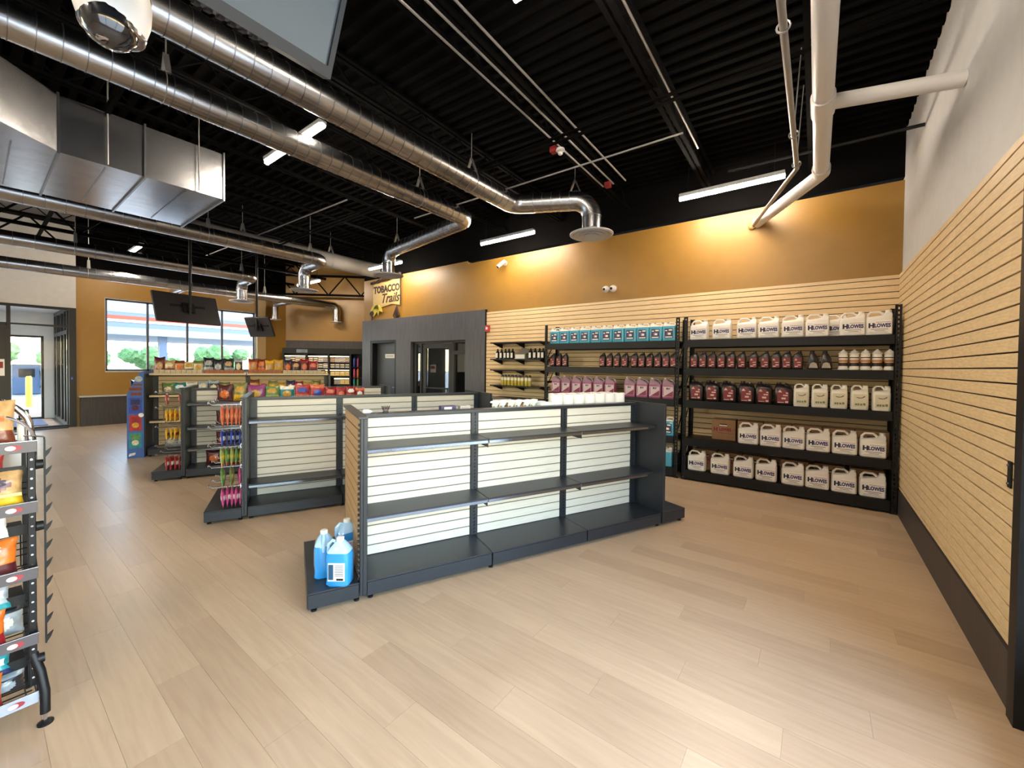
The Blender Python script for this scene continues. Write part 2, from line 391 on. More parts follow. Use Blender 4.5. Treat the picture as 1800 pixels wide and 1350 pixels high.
# ------------------------------------------------------------------ strip lights
lm = None
def strip(x, y, z, label):
    global lm
    if lm is None:
        t = thing('strip_light', label, 'light', (x, y, z), 0, 'ceiling strip lights')
        MB().box(-.61, .61, -.045, .045, .012, .06).obj('housing', M_white, t, bevel=.005)
        MB().tube([(-.61, 0, 0), (.61, 0, 0)], .03, 10).obj('diffuser', M_lamp, t, smooth=True)
        for s in (-.5, .5): MB().tube([(s, 0, .06), (s, 0, .42)], .004, 5).obj('hanger', M_blk, t)
        lm = t; return t
    return dup(lm, (x, y, z), label=label)
for i in range(4): strip(-.96-3.66*i, 5.95, 3.95, 'strip light beside the mustard wall, %s from the right' % orn(i))
for xs_, y_, rn in (((-1.05, -5.0, -12.7), 2.3, 'middle row'), ((-1.05, -12.3), -1.8, 'row behind the viewer'), ((-1.05, -4.4, -12.3), -5.0, 'row at the front windows')):
    for i, x in enumerate(xs_): strip(x, y_, 4.17, 'strip light in the %s, %s from the right' % (rn, orn(i))).scale = (1.13, 1, 1)

# ------------------------------------------------------------------ ducts
def arcpath(P, R, n=8):
    P = [Vector(p) for p in P]; out = [P[0]]
    for i in range(1, len(P)-1):
        a = (P[i-1]-P[i]).normalized(); b = (P[i+1]-P[i]).normalized(); ang = a.angle(b)
        d = R/math.tan(ang/2); d = min(d, (P[i-1]-P[i]).length*.95, (P[i+1]-P[i]).length*.95)
        RR = d*math.tan(ang/2); c = P[i]+(a+b).normalized()*(RR/math.sin(ang/2))
        s = P[i]+a*d-c; e = P[i]+b*d-c; tot = s.angle(e); ax = s.cross(e).normalized()
        for k in range(n+1): out.append(c+Matrix.Rotation(tot*k/n, 3, ax) @ s)
    out.append(P[-1]); return out
def diffuser(parent, c, r):
    o = MB().lathe([(r*.44, .05), (r*.46, .02), (r, .012), (r*1.0, 0), (r*.93, -.012), (r*.88, -.004), (r*.7, .004)], 28).obj('diffuser', M_diff, parent, c, smooth=True)
    for k, rr in enumerate((.78, .55, .33)):
        MB().lathe([(r*rr, -.002-.006*k), (r*rr, -.014-.006*k), (r*(rr-.16), -.004-.006*k), (r*(rr-.16), .004)], 24).obj('cone_ring', M_diff, o, (0, 0, 0), smooth=True)
def duct(label, path, r, R, difs=(), branches=(), hang=(), seams=None, m=None, ringstep=.13):
    x, y, z = path[0]
    t = thing('spiral_duct', label, 'duct')
    m = m or M_galv
    MB().tube(arcpath(path, R), r, 28, caps=True).obj('duct_pipe', m, t, smooth=True)
    for b in branches: MB().tube(arcpath(b, R*.8), r*.8, 24).obj('branch_pipe', m, t, smooth=True)
    sm_ = MB()
    segs = [(Vector(path[i]), Vector(path[i+1])) for i in range(len(path)-1)]
    for a, b in segs:
        d = (b-a); Ln = d.length; d.normalize()
        if abs(d.z) > .7:
            for s in (Ln-.24, Ln-.06):
                if s > 0: sm_.tube([a+d*s, a+d*(s+.008)], r+.004, 24, caps=False)
            continue
        s = .05
        while s < Ln-R*.8:
            if a is segs[0][0] or s > R*.8:
                if (a+d*s-Vector((0, 0, 1.6))).length < 14: sm_.tube([a+d*s, a+d*(s+.006)], r+.003, 24, caps=False)
            s += ringstep
    if sm_.v: sm_.obj('spiral_seam', M_seam, t, smooth=True)['kind'] = 'stuff'
    for c, rr in difs: diffuser(t, c, rr)
    for h in hang:
        h = Vector(h); zt = zdeck(h.x, h.y)-.01
        hm = MB().tube([(h.x, h.y, h.z+r+.16), (h.x, h.y, zt)], .006, 6)
        hm.obj('hanger_rod', M_cond, t)
        st = MB(); dv = Vector((1, 0, 0)) if abs(h.y) < 99 else Vector((0, 1, 0))
        for s in (-1, 1):
            p0 = h+Vector((0, 0, r+.17)); p1 = h+Vector((s*r*.62, 0, r*.82))
            st.add([p0+Vector((-.004*s, -.02, 0)), p0+Vector((-.004*s, .02, 0)), p1+Vector((0, .02, 0)), p1+Vector((0, -.02, 0)),
                    p0+Vector((.004*s, -.02, .004)), p0+Vector((.004*s, .02, .004)), p1+Vector((.006*s, .02, .004)), p1+Vector((.006*s, -.02, .004))],
                   [(0, 1, 2, 3), (7, 6, 5, 4), (0, 4, 5, 1), (3, 2, 6, 7)])
        st.tube([h+Vector((r*1.03*math.cos(a), -.02, r*1.03*math.sin(a))) for a in [math.radians(q*15) for q in range(24)]], .003, 4, closed=True)
        st.obj('hanger_strap', M_cond, t)
    return t
duct('long silver spiral duct nearest the right wall, bending right to its round diffuser', [(-3.66, -5.6, 4.0), (-3.66, 4.86, 4.0), (-2.63, 5.38, 4.0), (-2.63, 5.38, 3.52)], .135, .26,
     difs=[((-2.63, 5.38, 3.5), .31)], hang=[(-3.66, 3.95, 4.0), (-3.66, .75, 4.0), (-2.85, 5.27, 4.0), (-3.66, -2.5, 4.0)])
duct('silver spiral duct beside the first, turning left to a diffuser by the tobacco sign', [(-4.62, -5.6, 4.0), (-4.62, 4.92, 4.0), (-7.36, 5.38, 4.0), (-7.36, 5.38, 3.52)], .13, .24,
     difs=[((-7.36, 5.38, 3.5), .31)], hang=[(-4.62, 3.9, 4.0), (-4.62, 1.05, 4.0), (-7.0, 5.32, 4.0), (-4.62, -2.5, 4.0)])
duct('third silver spiral duct, running below the square duct, over the snack shelves', [(-8.85, -5.6, 3.9), (-8.85, 4.75, 3.9), (-9.86, 4.82, 3.9), (-9.86, 4.82, 3.38)], .135, .24,
     difs=[((-9.86, 4.82, 3.35), .31)], hang=[(-8.85, 4.45, 3.9), (-8.85, 2.6, 3.9)], ringstep=.2)
duct('fourth silver spiral duct over the entrance side, its diffuser between the two hanging screens', [(-11.15, -5.6, 3.7), (-11.15, 4.2, 3.7), (-12.05, 4.27, 3.7), (-12.05, 4.27, 3.25)], .125, .22,
     difs=[((-12.05, 4.27, 3.2), .28)], hang=[(-11.15, 3.95, 3.7), (-11.15, 1.2, 3.7)], ringstep=.25)
duct('farthest silver spiral duct along the window wall with small drops', [(-13.0, -5.6, 3.55), (-13.0, 7.2, 3.55), (-12.96, 7.42, 3.55), (-12.96, 7.42, 3.02)], .12, .16,
     difs=[((-12.96, 7.42, 3.0), .19), ((-13.95, 5.9, 3.0), .17)], branches=[[(-13.0, 5.9, 3.5), (-13.95, 5.9, 3.5), (-13.95, 5.9, 3.02)], [(-13.0, 3.3, 3.5), (-13.9, 3.3, 3.5), (-13.9, 3.3, 2.95)]],
     hang=[(-13.0, 1.6, 3.55), (-13.0, 5.2, 3.55)], ringstep=.25)
duct('plain grey painted round duct running behind the square duct to the mustard wall', [(-9.55, -5.6, 4.12), (-9.55, 6.59, 4.12)], .19, .2, m=M_greypipe, hang=[(-9.55, 3.4, 4.12), (-9.55, 5.3, 4.12)], ringstep=50)
# rectangular duct
t = thing('rectangular_duct', 'big square silver sheet metal duct hanging at upper left', 'duct')
zb, zt = 3.7, 4.27
secs = [(-5.3, -7.95, -5.5), (-5.3, -7.95, -.35), (-6.15, -7.87, .56), (-6.15, -7.87, 1.22), (-6.15, -7.87, 1.985)]
for i in range(4):
    (xa_, xb_, y0), (xc_, xd_, y1) = secs[i], secs[i+1]
    vs = [(xa_, y0, zb), (xb_, y0, zb), (xb_, y0, zt), (xa_, y0, zt), (xc_, y1, zb), (xd_, y1, zb), (xd_, y1, zt), (xc_, y1, zt)]
    MB().add(vs, [(0, 1, 5, 4), (1, 2, 6, 5), (2, 3, 7, 6), (3, 0, 4, 7)]+([(4, 5, 6, 7)] if i == 3 else [])).obj('duct_section', M_galv, t)
    if i < 4:
        for (xx, xy, yy) in ((xc_, xd_, y1),):
            MB().box(xy-.02, xx+.02, yy-.02, yy-.002, zb-.022, zb-.001).box(xx+.001, xx+.022, yy-.02, yy-.002, zb-.02, zt+.02).box(xy-.022, xy-.001, yy-.02, yy-.002, zb-.02, zt+.02).obj('flange', M_seam, t)
for y_ in (.25, .9, 1.6): MB().box(-7.8, -6.2, y_-.006, y_+.006, zb-.006, zb-.0005).obj('cross_crease', M_seam, t)
for y_ in (.9, 1.7): MB().tube([(-6.1, y_, zb), (-6.1, y_, zdeck(-6.1, y_))], .007, 6).obj('hanger_rod', M_cond, t)

# ------------------------------------------------------------------ pipes and conduits
t = thing('vent_pipe', 'thick white plastic pipe under the black ceiling with a branch into the right wall', 'pipe')
MB().tube(arcpath([(0, -5.6, 3.7), (0, 5.5, 3.7), (-.7, 6.59, 3.63)], .12), .068, 20).obj('main_pipe', M_pvc, t, smooth=True)
MB().tube([(0, 4.05, 3.7), (XR+.015, 4.15, 3.63)], .055, 18).obj('branch_pipe', M_pvc, t, smooth=True)
for a_, b_ in ((3.93, 4.2), (5.32, 5.46)): MB().tube([(0, a_, 3.7), (0, b_, 3.7)], .08, 20).obj('fitting', M_pvc, t, smooth=True)
for y_ in (1.2, 3.1, 5.0): MB().tube([(0, y_, 3.76), (0, y_, zdeck(0, y_))], .005, 5).obj('hanger_rod', M_cond, t)
t = thing('gas_pipe', 'thin grey pipe held by clevis hangers beside the thick white pipe', 'pipe')
MB().tube(arcpath([(-.2, -5.6, 3.66), (-.2, 5.1, 3.66), (-.75, 6.59, 3.6)], .05), .022, 12).obj('main_pipe', M_cond, t, smooth=True)
for y_ in (1.1, 2.95, 4.35, 5.0):
    MB().tube([(-.2+.035*math.cos(a), y_, 3.66+.035*math.sin(a)) for a in [math.radians(q*30) for q in range(12)]], .006, 5, closed=True).tube([(-.2, y_, 3.7), (-.16, y_+.1, zdeck(0, y_))], .005, 5).obj('clevis_hanger', M_cond, t)
def conduit(label, pts, r=.011, m=None):
    return tag(MB().tube(pts, r, 8).obj('conduit', m or M_cond, smooth=True), label, 'conduit')
for x, w_ in ((-2.22, 'rightmost'), (-2.4, 'middle'), (-2.56, 'leftmost')):
    conduit('thin steel conduit, %s of the three running side by side above the aisle' % w_, [(x, -5.5, 4.53), (x, 5.6, 4.25)])
conduit('single thin steel conduit under the deck right of the three parallel ones', [(-1.2, -5.5, 4.53), (-1.2, 5.3, 4.26)])
conduit('thin steel conduit crossing the ceiling above the long duct diffuser', [(-5.6, 4.62, 4.13), (-1.2, 4.62, 4.13)])
conduit('thin steel conduit crossing the ceiling above the snack shelves', [(-12.6, 3.6, 4.3), (-6.0, 3.6, 4.2)])
conduit('black bar running from the white right wall across the ceiling', [(-.9, 5.5, 3.98), (XR+.015, 5.5, 3.96)], .018, M_blk)
t = thing('fire_sensor', 'small white ceiling sensor with red box among the conduits', 'alarm', (-2.5, 4.25, 4.2))
MB().lathe([(.05, 0), (.055, -.02), (.03, -.035), (.028, -.06), (.02, -.07)], 14).obj('sensor_head', M_wplastic, t, smooth=True)
MB().box(-.13, -.05, -.04, .04, -.02, .05).obj('junction_box', M_red, t, bevel=.005)
tag(MB().box(-.04, .04, -.04, .04, -.03, .04).obj('junction_box', M_red, None, (-2.42, 5.45, 4.18), bevel=.005), 'small dark red junction box near the end of the parallel conduits', 'junction box')
# ------------------------------------------------------------------ entrance vestibule and outside
def glazed(name, x, y0, y1, z0, z1, w, m, cols=(), rows=(), d=.05, ax='x'):
    """framed glazing in a plane x=const (ax='x') or y=const"""
    f = MB()
    def bx(a, b, c, e):
        if ax == 'x': f.box(x-d, x+d, a, b, c, e)
        else: f.box(a, b, x-d, x+d, c, e)
    bx(y0, y0+w, z0, z1); bx(y1-w, y1, z0, z1); bx(y0+w, y1-w, z0, z0+w); bx(y0+w, y1-w, z1-w, z1)
    for c in cols: bx(c-w/2, c+w/2, z0+w, z1-w)
    for r in rows: bx(y0+w, y1-w, r-w/2, r+w/2)
    return f
e = struct(glazed('d', XW-.05, OY0, 1.55, 0, 2.87, .06, 0, cols=(.52,), rows=()).box(XW-.1, XW+.035, 1.43, 1.55, 0, 2.87).box(XW-.1, XW, .55, 1.42, 2.40, 2.44)
           .box(XW-.1, XW, OY0, .5, 2.36, 2.44).obj('door_1', M_frame))
MB().box(XW-.053, XW-.047, .55, 1.4, .06, 2.4).obj('pane', M_glass, e); MB().box(XW-.053, XW-.047, .55, 1.4, 2.44, 2.81).obj('pane', M_glass, e)
MB().box(XW-.053, XW-.047, OY0+.06, .49, 2.44, 2.81).obj('pane', M_glass, e)
MB().box(XW-.09, XW-.02, -.5, .49, .06, 2.36).obj('door_leaf', M_frame, e)
MB().box(XW-.02, XW-.012, .12, .46, 1.25, 1.62).obj('notice', M_paper, e)
MB().box(XW-.012, XW-.009, .2, .44, 1.42, 1.56).obj('notice_print', M_red, e)
MB().box(XW+.03, XW+.036, 1.46, 1.49, 1.15, 1.2).obj('door_sensor', mat('blue_plastic', '4457c8', .4), e)
X2 = -17.0
vs_ = struct(glazed('s', OY0, X2, XW-.1, 0, 2.9, .07, 0, cols=(-15.7,), ax='y').obj('window_7', M_frame))  # unseen side glazing, added so daylight brightens the lobby
for a, b in ((X2+.07, -15.74), (-15.66, XW-.17)): MB().box(a, b, OY0-.003, OY0+.003, .07, 2.83).obj('pane', M_glass, vs_)
vb = MB()
for y0, y1, z0, z1 in ((1.22, 1.5, 0, 2.9), (OY0, 1.22, 2.27, 2.9)): vb.box(X2-.15, X2, y0, y1, z0, z1)
struct(vb.obj('wall_vestibule_back', M_white))
v8 = struct(glazed('s', X2-.06, OY0, .29, 0, 2.27, .06, 0).obj('window_8', M_frame)); MB().box(X2-.063, X2-.057, OY0+.06, .23, .06, 2.21).obj('pane', M_glass, v8)  # hidden part of the back wall opened as added glazing for lobby daylight
struct(MB().box(X2-.15, XW-.1, OY0, 1.66, 2.9, 3.0).obj('ceiling_vestibule', M_white))
d = struct(glazed('d', X2-.06, .3, 1.22, 0, 2.27, .05, 0).obj('door_2', M_frame)); MB().box(X2-.063, X2-.057, .35, 1.17, .05, 2.22).obj('pane', M_glass, d)
MB().box(X2-.02, X2+.04, .32, .35, .9, 1.3).obj('pull_handle', M_alu, d)
s_ = struct(glazed('s', 1.455, X2, XW-.1, 0, 2.9, .09, 0, cols=(-16.45, -15.6, -15.0), rows=(2.3,), ax='y').obj('window_5', M_frame))
for a, b in ((X2+.09, -16.5), (-16.4, -15.65), (-15.55, -15.05), (-14.95, XW-.19)):
    MB().box(a, b, 1.452, 1.458, .09, 2.25).obj('pane', M_glass, s_)
    MB().box(a, b, 1.452, 1.458, 2.35, 2.81).obj('pane', M_glass, s_)
tag(MB().box(-16.9, -15.2, .2, 1.15, 0, .012).obj('door_mat', mat('blue_grey_mat', '3c4258', .95, bump=.4, nscale=200), None), 'dark ribbed door mat inside the entrance lobby', 'mat')
tag(MB().box(XW-.1, XW+.2, .0, 1.4, 0, .02).obj('threshold', M_frame, bevel=.004), 'black metal threshold strip at the entrance', 'threshold')
# outdoor ground, canopy, trees, pump
struct(MB().box(-120, -14.6, -60, 90, -.3, -.02).obj('ground', mat('concrete_forecourt', 'bdb8ae', .9, noise=.06, nscale=2)))
struct(MB().box(-14.6, 30, -60, -6.2, -.3, -.02).box(-14.6, 30, 11, 60, -.3, -.02).box(1.02, 30, -6.2, 11, -.3, -.02).obj('ground_apron', mat('concrete_forecourt', 'bdb8ae')))
t = thing('fuel_canopy', 'flat forecourt canopy with red stripe seen through the window', 'canopy', (-26, 0, 0))
MB().box(-9, 0, -9, 16, 2.86, 4.6).obj('fascia', mat('canopy_blue_grey', '55616e', .6), t)
MB().box(.001, .03, -9, 16, 3.56, 3.74).obj('red_stripe', mat('canopy_red', 'a8341c', .5), t)
MB().box(.001, .03, -9, 16, 3.44, 3.56).obj('white_stripe', mat('canopy_white', 'a8a49c', .5), t)
MB().box(.001, .02, -9, 16, 2.86, 3.2).box(.001, .02, -9, 16, 3.9, 4.6).obj('pale_band', mat('canopy_pale', '74828f', .5), t)
for y_, s in ((5.9, .15), (12.5, .15), (-4, .15)): MB().box(-.9, -.55, y_-s, y_+s, 0, 2.86).obj('column', mat('column_blue', '465974', .5), t)
for y_, w_ in ((5.9, 'under the canopy column seen through the window'), (-1.0, 'far off through the entrance door')):
    t = thing('fuel_pump', 'blue-grey fuel pump '+w_, 'fuel pump', (-25.2 if y_ > 0 else -30, y_ if y_ > 0 else 1.6, 0))
    MB().box(-.3, .3, -.45, .45, 0, 1.4).obj('cabinet', mat('pump_blue', '3c5272', .5), t, bevel=.03)
    MB().box(.3, .31, -.25, .25, .8, 1.2).obj('display', M_blk, t)
    MB().tube([(.3, .4, 1.1), (.45, .45, .5), (.35, .4, .3)], .02, 6).obj('hose', M_blk, t)
t = thing('bollard', 'short yellow bollard outside the entrance door', 'bollard', (-21.5, 1.2, 0))
MB().lathe([(.08, 0), (.08, 1.0), (.05, 1.06)], 14).obj('post', mat('bollard_yellow', 'a88a28', .5), t, smooth=True)
M_leaf = mat('tree_leaf', '47683a', .8, noise=.5, nscale=6); M_bark = mat('tree_bark', '5a4634', .9)
def crown(seed):
    rnd = random.Random(seed); m = MB(); 
    bm = bmesh.new(); bmesh.ops.create_icosphere(bm, subdivisions=3, radius=1)
    for k in range(9):
        c = Vector((rnd.uniform(-1.6, 1.6), rnd.uniform(-2.2, 2.2), rnd.uniform(1.2, 3.2))); r = rnd.uniform(.8, 1.4)
        vs = [c+v.co*r*(1+rnd.uniform(-.16, .16)) for v in bm.verts]
        m.add(vs, [tuple(v.index for v in f.verts) for f in bm.faces])
    bm.free(); return m.mesh('crown', M_leaf)
crs = [crown(k) for k in range(4)]
tk = MB().tube([(0, 0, 0), (.1, 0, 1.2), (0, .1, 2.2)], [.2, .15, .1], 8).mesh('trunk', M_bark, True)
for i in range(17):
    y_ = -26+i*5.0
    t = thing('tree', ['rounded', 'broad', 'ragged', 'squat'][i % 4]+' green tree across the forecourt, %s from the left of the tree line' % orn(i), 'tree', (-62+random.uniform(-3, 3), y_*1.25+2, 0), random.uniform(0, 3), 'trees beyond the forecourt')
    put('crown', crs[i % 4], t).scale = (1.0, .95, .85); put('trunk', tk, t)

# ------------------------------------------------------------------ doors in the back wall
d = struct(MB().box(D1[0], D1[0]+.07, YB-.04, YB+.2, 0, D1[2]).box(D1[1]-.07, D1[1], YB-.04, YB+.2, 0, D1[2]).box(D1[0]+.07, D1[1]-.07, YB-.04, YB+.2, D1[2]-.07, D1[2]).obj('door_3', M_blk))
MB().box(D1[0]+.07, D1[1]-.07, YB+.12, YB+.17, 0, D1[2]-.07).obj('door_leaf', mat('slate_door', '3a3d44', .45), d)
MB().box(-9.3, -8.9, YB+.11, YB+.12, 1.77, 1.88).obj('sign_plate', M_paper, d)
MB().box(-9.24, -8.96, YB+.1085, YB+.11, 1.818, 1.832).obj('faint_print', mat('grey_print', '5c5650', .6), d)
MB().tube([(-8.8, YB+.11, 1.0), (-8.8, YB+.05, 1.0), (-8.9, YB+.05, 1.0)], .012, 8).obj('lever_handle', M_chrome, d, smooth=True)
yd = YB+.08
d = struct(glazed('f', yd, D2[0]+.02, D2[1]-.02, 0, D2[2], .06, 0, cols=(-7.76, -6.66), rows=(), ax='y').box(-6.63, -6.27, yd-.05, yd+.05, 1.85, 1.93).obj('door_4', M_frame))
MB().box(-8.0, -7.79, yd-.003, yd+.003, .06, 2.12).obj('pane', M_glass2, d)
MB().box(-6.63, -6.27, yd-.003, yd+.003, .06, 1.85).obj('pane', M_glass2, d); MB().box(-6.63, -6.27, yd-.003, yd+.003, 1.93, 2.12).obj('pane', M_glass2, d)
MB().box(-7.72, -7.6, yd-.03, yd+.03, .02, 2.1).box(-6.82, -6.7, yd-.03, yd+.03, .02, 2.1).box(-7.6, -6.82, yd-.03, yd+.03, 2.0, 2.1).box(-7.6, -6.82, yd-.03, yd+.03, .02, .2).obj('door_leaf', M_frame, d)
MB().box(-7.6, -6.82, yd-.003, yd+.003, .2, 2.0).obj('pane', M_glass2, d)
MB().tube([(-7.6, yd-.08, 1.05), (-6.82, yd-.08, 1.05)], .013, 8).tube([(-6.95, yd-.07, 1.05), (-6.95, yd-.07, .8), (-6.85, yd-.05, .8)], .01, 8).obj('push_bar', M_frame, d, smooth=True)
# little lobby behind the glass door with daylight at its far side
lb = MB().box(-8.4, -8.3, YB+.2, YB+2.4, 0, 2.7).box(-5.9, -5.8, YB+.2, YB+2.4, 0, 2.7).box(-8.4, -5.8, YB+.2, YB+2.4, 2.6, 2.7)
for x0, x1 in ((-8.3, -8.05), (-7.75, -7.3), (-7.0, -6.75), (-6.2, -5.9)): lb.box(x0, x1, YB+2.3, YB+2.4, 0, 2.6)
struct(lb.obj('wall_lobby', mat('lobby_brown', '3c2c24', .6)))
struct(MB().box(-8.3, -5.9, YB+2.3, YB+2.32, .0, .1).obj('trim_5', M_blk))
struct(MB().box(-8.4, -5.8, YB+.2, YB+2.4, -.1, 0).obj('floor_lobby', mat('lobby_floor', '8a8078', .4)))

# ------------------------------------------------------------------ sign on the mustard wall
sg = thing('wall_sign', 'parchment-shaped wall sign with a leaf, reading TOBACCO Trails', 'sign', (-9.05, YB, 3.42))
out = [(-.6, -.28), (-.62, .1), (-.57, .33), (-.3, .36), (0, .34), (.3, .39), (.55, .42), (.53, .1), (.55, -.3), (.2, -.24), (-.2, -.3)]
MB().poly(out, -.03, -.001).obj('parchment', mat('parchment', 'bfa468', .6, noise=.05), sg)
M_brn = mat('sign_brown', '2e1a14', .6)
r_ = MB()
r_.tube([(-.66+.062*i, -.045, .36+.10*math.sin(i*.9)*.35+i*.006) for i in range(21)], .016, 6).tube([(-.66+.062*i, -.05, .37-.10*math.sin(i*.9)*.35+i*.006) for i in range(21)], .012, 6)
for i in (0, 5, 10, 15, 20): r_.lathe([(.03, -.03), (.035, 0), (.03, .03)], 8, c=(-.66+.062*i, -.045, .37+i*.006))
r_.tube([(.55, -.04, .42), (.58, -.04, .1), (.57, -.04, -.3)], .014, 6)
r_.obj('rope_border', M_brn, sg)
text('TOBACCO', .25, M_brn, sg, (-.02, -.032, .16), FRONT, ext=.004, bold=.012, sx=.9)
text('Trails', .34, M_brn, sg, (.12, -.032, -.09), FRONT, ext=.004, shear=.35, bold=.006)
lf = MB()
for a, L_ in ((-150, .33), (-115, .36), (-75, .3), (-40, .34)):
    c, s2 = math.cos(math.radians(a)), math.sin(math.radians(a))
    q = [(0, 0), (.3, .2), (.62, .17), (1, 0), (.62, -.17), (.3, -.2)]
    lf.poly([(-.42+(u*c-v*s2)*L_, -.22+(u*s2+v*c)*L_) for u, v in q], -.05, -.035)
lf.obj('leaf', mat('leaf_yellow', 'c9b53c', .5), sg)
st = MB()
for bx_, sc in ((-.62, 1), (.42, 1.25)):
    for k in range(4): st.tube([(bx_, -.03, -.3), (bx_+(-.1+.06*k)*sc, -.04, -.45*sc), (bx_+(.02-.03*k)*sc, -.03, -.62*sc)], [.012, .02, .004], 6)
st.obj('hanging_leaves', M_brn, sg)

# ------------------------------------------------------------------ wall cameras, bracket, alarm
t = thing('security_camera', 'white bullet security camera high on the mustard wall', 'camera', (-5.14, YB, 3.7))
MB().lathe([(.05, 0), (.05, .02), (.03, .03)], 14).obj('base', M_wplastic, t).rotation_euler = (math.pi/2, 0, 0)
MB().tube([(0, -.03, 0), (.0, -.1, -.04)], .015, 8).obj('bracket', M_wplastic, t)
MB().tube([(.03, -.06, .03), (-.06, -.18, -.1)], .038, 14).obj('camera_body', M_wplastic, t, smooth=True)
MB().tube([(-.058, -.178, -.098), (-.062, -.186, -.104)], .03, 14).obj('lens', M_blk, t)
for x, w_ in ((-2.93, 'left'), (-2.80, 'right')):
    t = thing('dome_camera', 'small white eyeball camera, %s one of the pair above the slats' % w_, 'camera', (x, YB, 2.94))
    MB().lathe([(.06, 0), (.06, .02), (.045, .04)], 16).obj('base', M_wplastic, t).rotation_euler = (math.pi/2, 0, 0)
    bm = bmesh.new(); bmesh.ops.create_uvsphere(bm, u_segments=16, v_segments=10, radius=.045); me = bpy.data.meshes.new('ball'); bm.to_mesh(me); bm.free(); me.materials.append(M_wplastic)
    put('camera_ball', me, t, (0, -.055, 0))
    MB().tube([(0, -.095, -.01), (0, -.102, -.012)], .022, 12).obj('lens', M_blk, t)
t = thing('fire_alarm', 'small red fire alarm on the wall at the slat edge', 'alarm', (-5.56, YB-.03, 2.38))
MB().box(-.055, .055, -.05, -.0, -.065, .065).obj('housing', mat('alarm_red', 'b02a30', .4), t, bevel=.006)
MB().box(-.025, .025, -.056, -.05, -.02, .03).obj('strobe', M_wplastic, t)
t = thing('wall_bracket', 'small black metal bracket hooked in the right slat wall', 'bracket', (XR-.009, 3.0, 1.105))
MB().box(-.008, -.0005, -.02, .02, -.065, .065).obj('plate', M_blk, t, bevel=.002)
for z_ in (-.045, .045): MB().tube([(-.008, 0, z_), (-.014, 0, z_)], .006, 8).obj('screw', M_chrome, t)
t = thing('thermostat', 'small white round cap on the end of the grey pipe by the wall', 'cap', (-.76, YB-.02, 3.6))
MB().lathe([(.05, 0), (.05, .012), (.03, .02)], 14).obj('plate', M_must, t).rotation_euler = (math.pi/2, 0, 0)

# ------------------------------------------------------------------ hanging TVs and dome camera
t = thing('ceiling_tv', 'large television tilted down at the top edge, nearest the viewer', 'television', (-1.24, .68, 2.49))
tl = math.atan2(.09, .194); R = Matrix.Rotation(tl, 4, 'Y')
f = MB().box(-.035, -.002, -1.25, 0, 0, .72); f.v = [tuple(R @ Vector(v)) for v in f.v]; f.obj('back_case', M_blk, t)
f = MB().box(-.002, .012, -1.25, -1.235, 0, .72).box(-.002, .012, -.015, 0, 0, .72).box(-.002, .012, -1.235, -.015, 0, .03).box(-.002, .012, -1.235, -.015, .705, .72); f.v = [tuple(R @ Vector(v)) for v in f.v]; f.obj('bezel', mat('tv_bezel', '0b0c0e', .5), t)
f = MB().box(-.002, .003, -1.235, -.015, .03, .705); f.v = [tuple(R @ Vector(v)) for v in f.v]; f.obj('screen', mat('reflection_grey_screen', '3c4446', .3), t)  # grey base carries the lit floor's reflection on the screen
f = MB()
for i in range(40): f.box(-.034, -.006, -1.2+i*.026, -1.187+i*.026, -.006, 0)
f.v = [tuple(R @ Vector(v)) for v in f.v]; f.obj('vent_fins', M_joint, t)
MB().tube([(-.1, -.62, .35), (-.1, -.62, 2.2)], .025, 12).box(-.1, .1, -.72, -.52, .3, .42).obj('ceiling_pole', M_blk, t)
t = thing('ceiling_dome_camera', 'white dome security camera with dark lens, cut by the top edge', 'camera', (-1.52, .235, 2.5))
MB().lathe([(.03, .55), (.03, .1), (.075, .1), (.08, .07), (.078, .03), (.07, .0), (.062, -.018)], 24).obj('housing', M_wplastic, t, smooth=True)
q = MB().lathe([(.06, -.0), (.055, -.025), (.042, -.044), (.022, -.056), (.004, -.06)], 20).obj('dome_glass', mat('smoked_dome', '14161a', .06, coat=1), t, smooth=True)
q.location = (.012, -.008, -.012); q.rotation_euler = (.2, -.35, 0)
MB().lathe([(.064, .004), (.068, 0), (.066, -.008), (.06, -.01)], 24).obj('trim_ring', M_chrome, t, (0, 0, -.016), smooth=True)
MB().lathe([(.016, 0), (.016, -.01), (.012, -.012)], 14).obj('lens', M_chrome, t, (.022, -.02, -.056))
MB().tube([(0, 0, .5), (0, 0, 2.1)], .02, 10).obj('drop_pole', M_wplastic, t)
def htv(label, loc, rz, tilt, w, h, pole):
    t = thing('hanging_tv', label, 'television', loc, rz)
    R = Matrix.Rotation(tilt, 4, 'X')
    f = MB().box(-w/2, w/2, -.03, .03, -h/2, h/2); f.v = [tuple(R @ Vector(v)) for v in f.v]; f.obj('back_case', mat('tv_back', '2a2728', .4), t, bevel=.006)
    f = MB().box(-w/2+.02, w/2-.02, .03, .034, -h/2+.02, h/2-.02); f.v = [tuple(R @ Vector(v)) for v in f.v]; f.obj('screen', mat('tv_off', '0b0c0e', .15), t)
    f = MB().box(-.1, .1, -.07, -.03, -.1, .1).box(-.3, .3, -.045, -.03, .02, .06); f.v = [tuple(R @ Vector(v)) for v in f.v]; f.obj('mount_plate', M_blk, t)
    MB().tube([(0, -.1, -.1), (0, -.1, pole)], .025, 10).obj('ceiling_pole', M_blk, t, smooth=True)
htv('black television back hanging before the big window, leftmost hanging screen', (-10.25, 2.66, 2.68), math.radians(100), -.35, 1.12, .62, 2.2)
htv('black television hanging at an angle left of the mustard recess', (-11.4, 4.45, 2.52), math.radians(25), .4, .72, .52, 2.37)
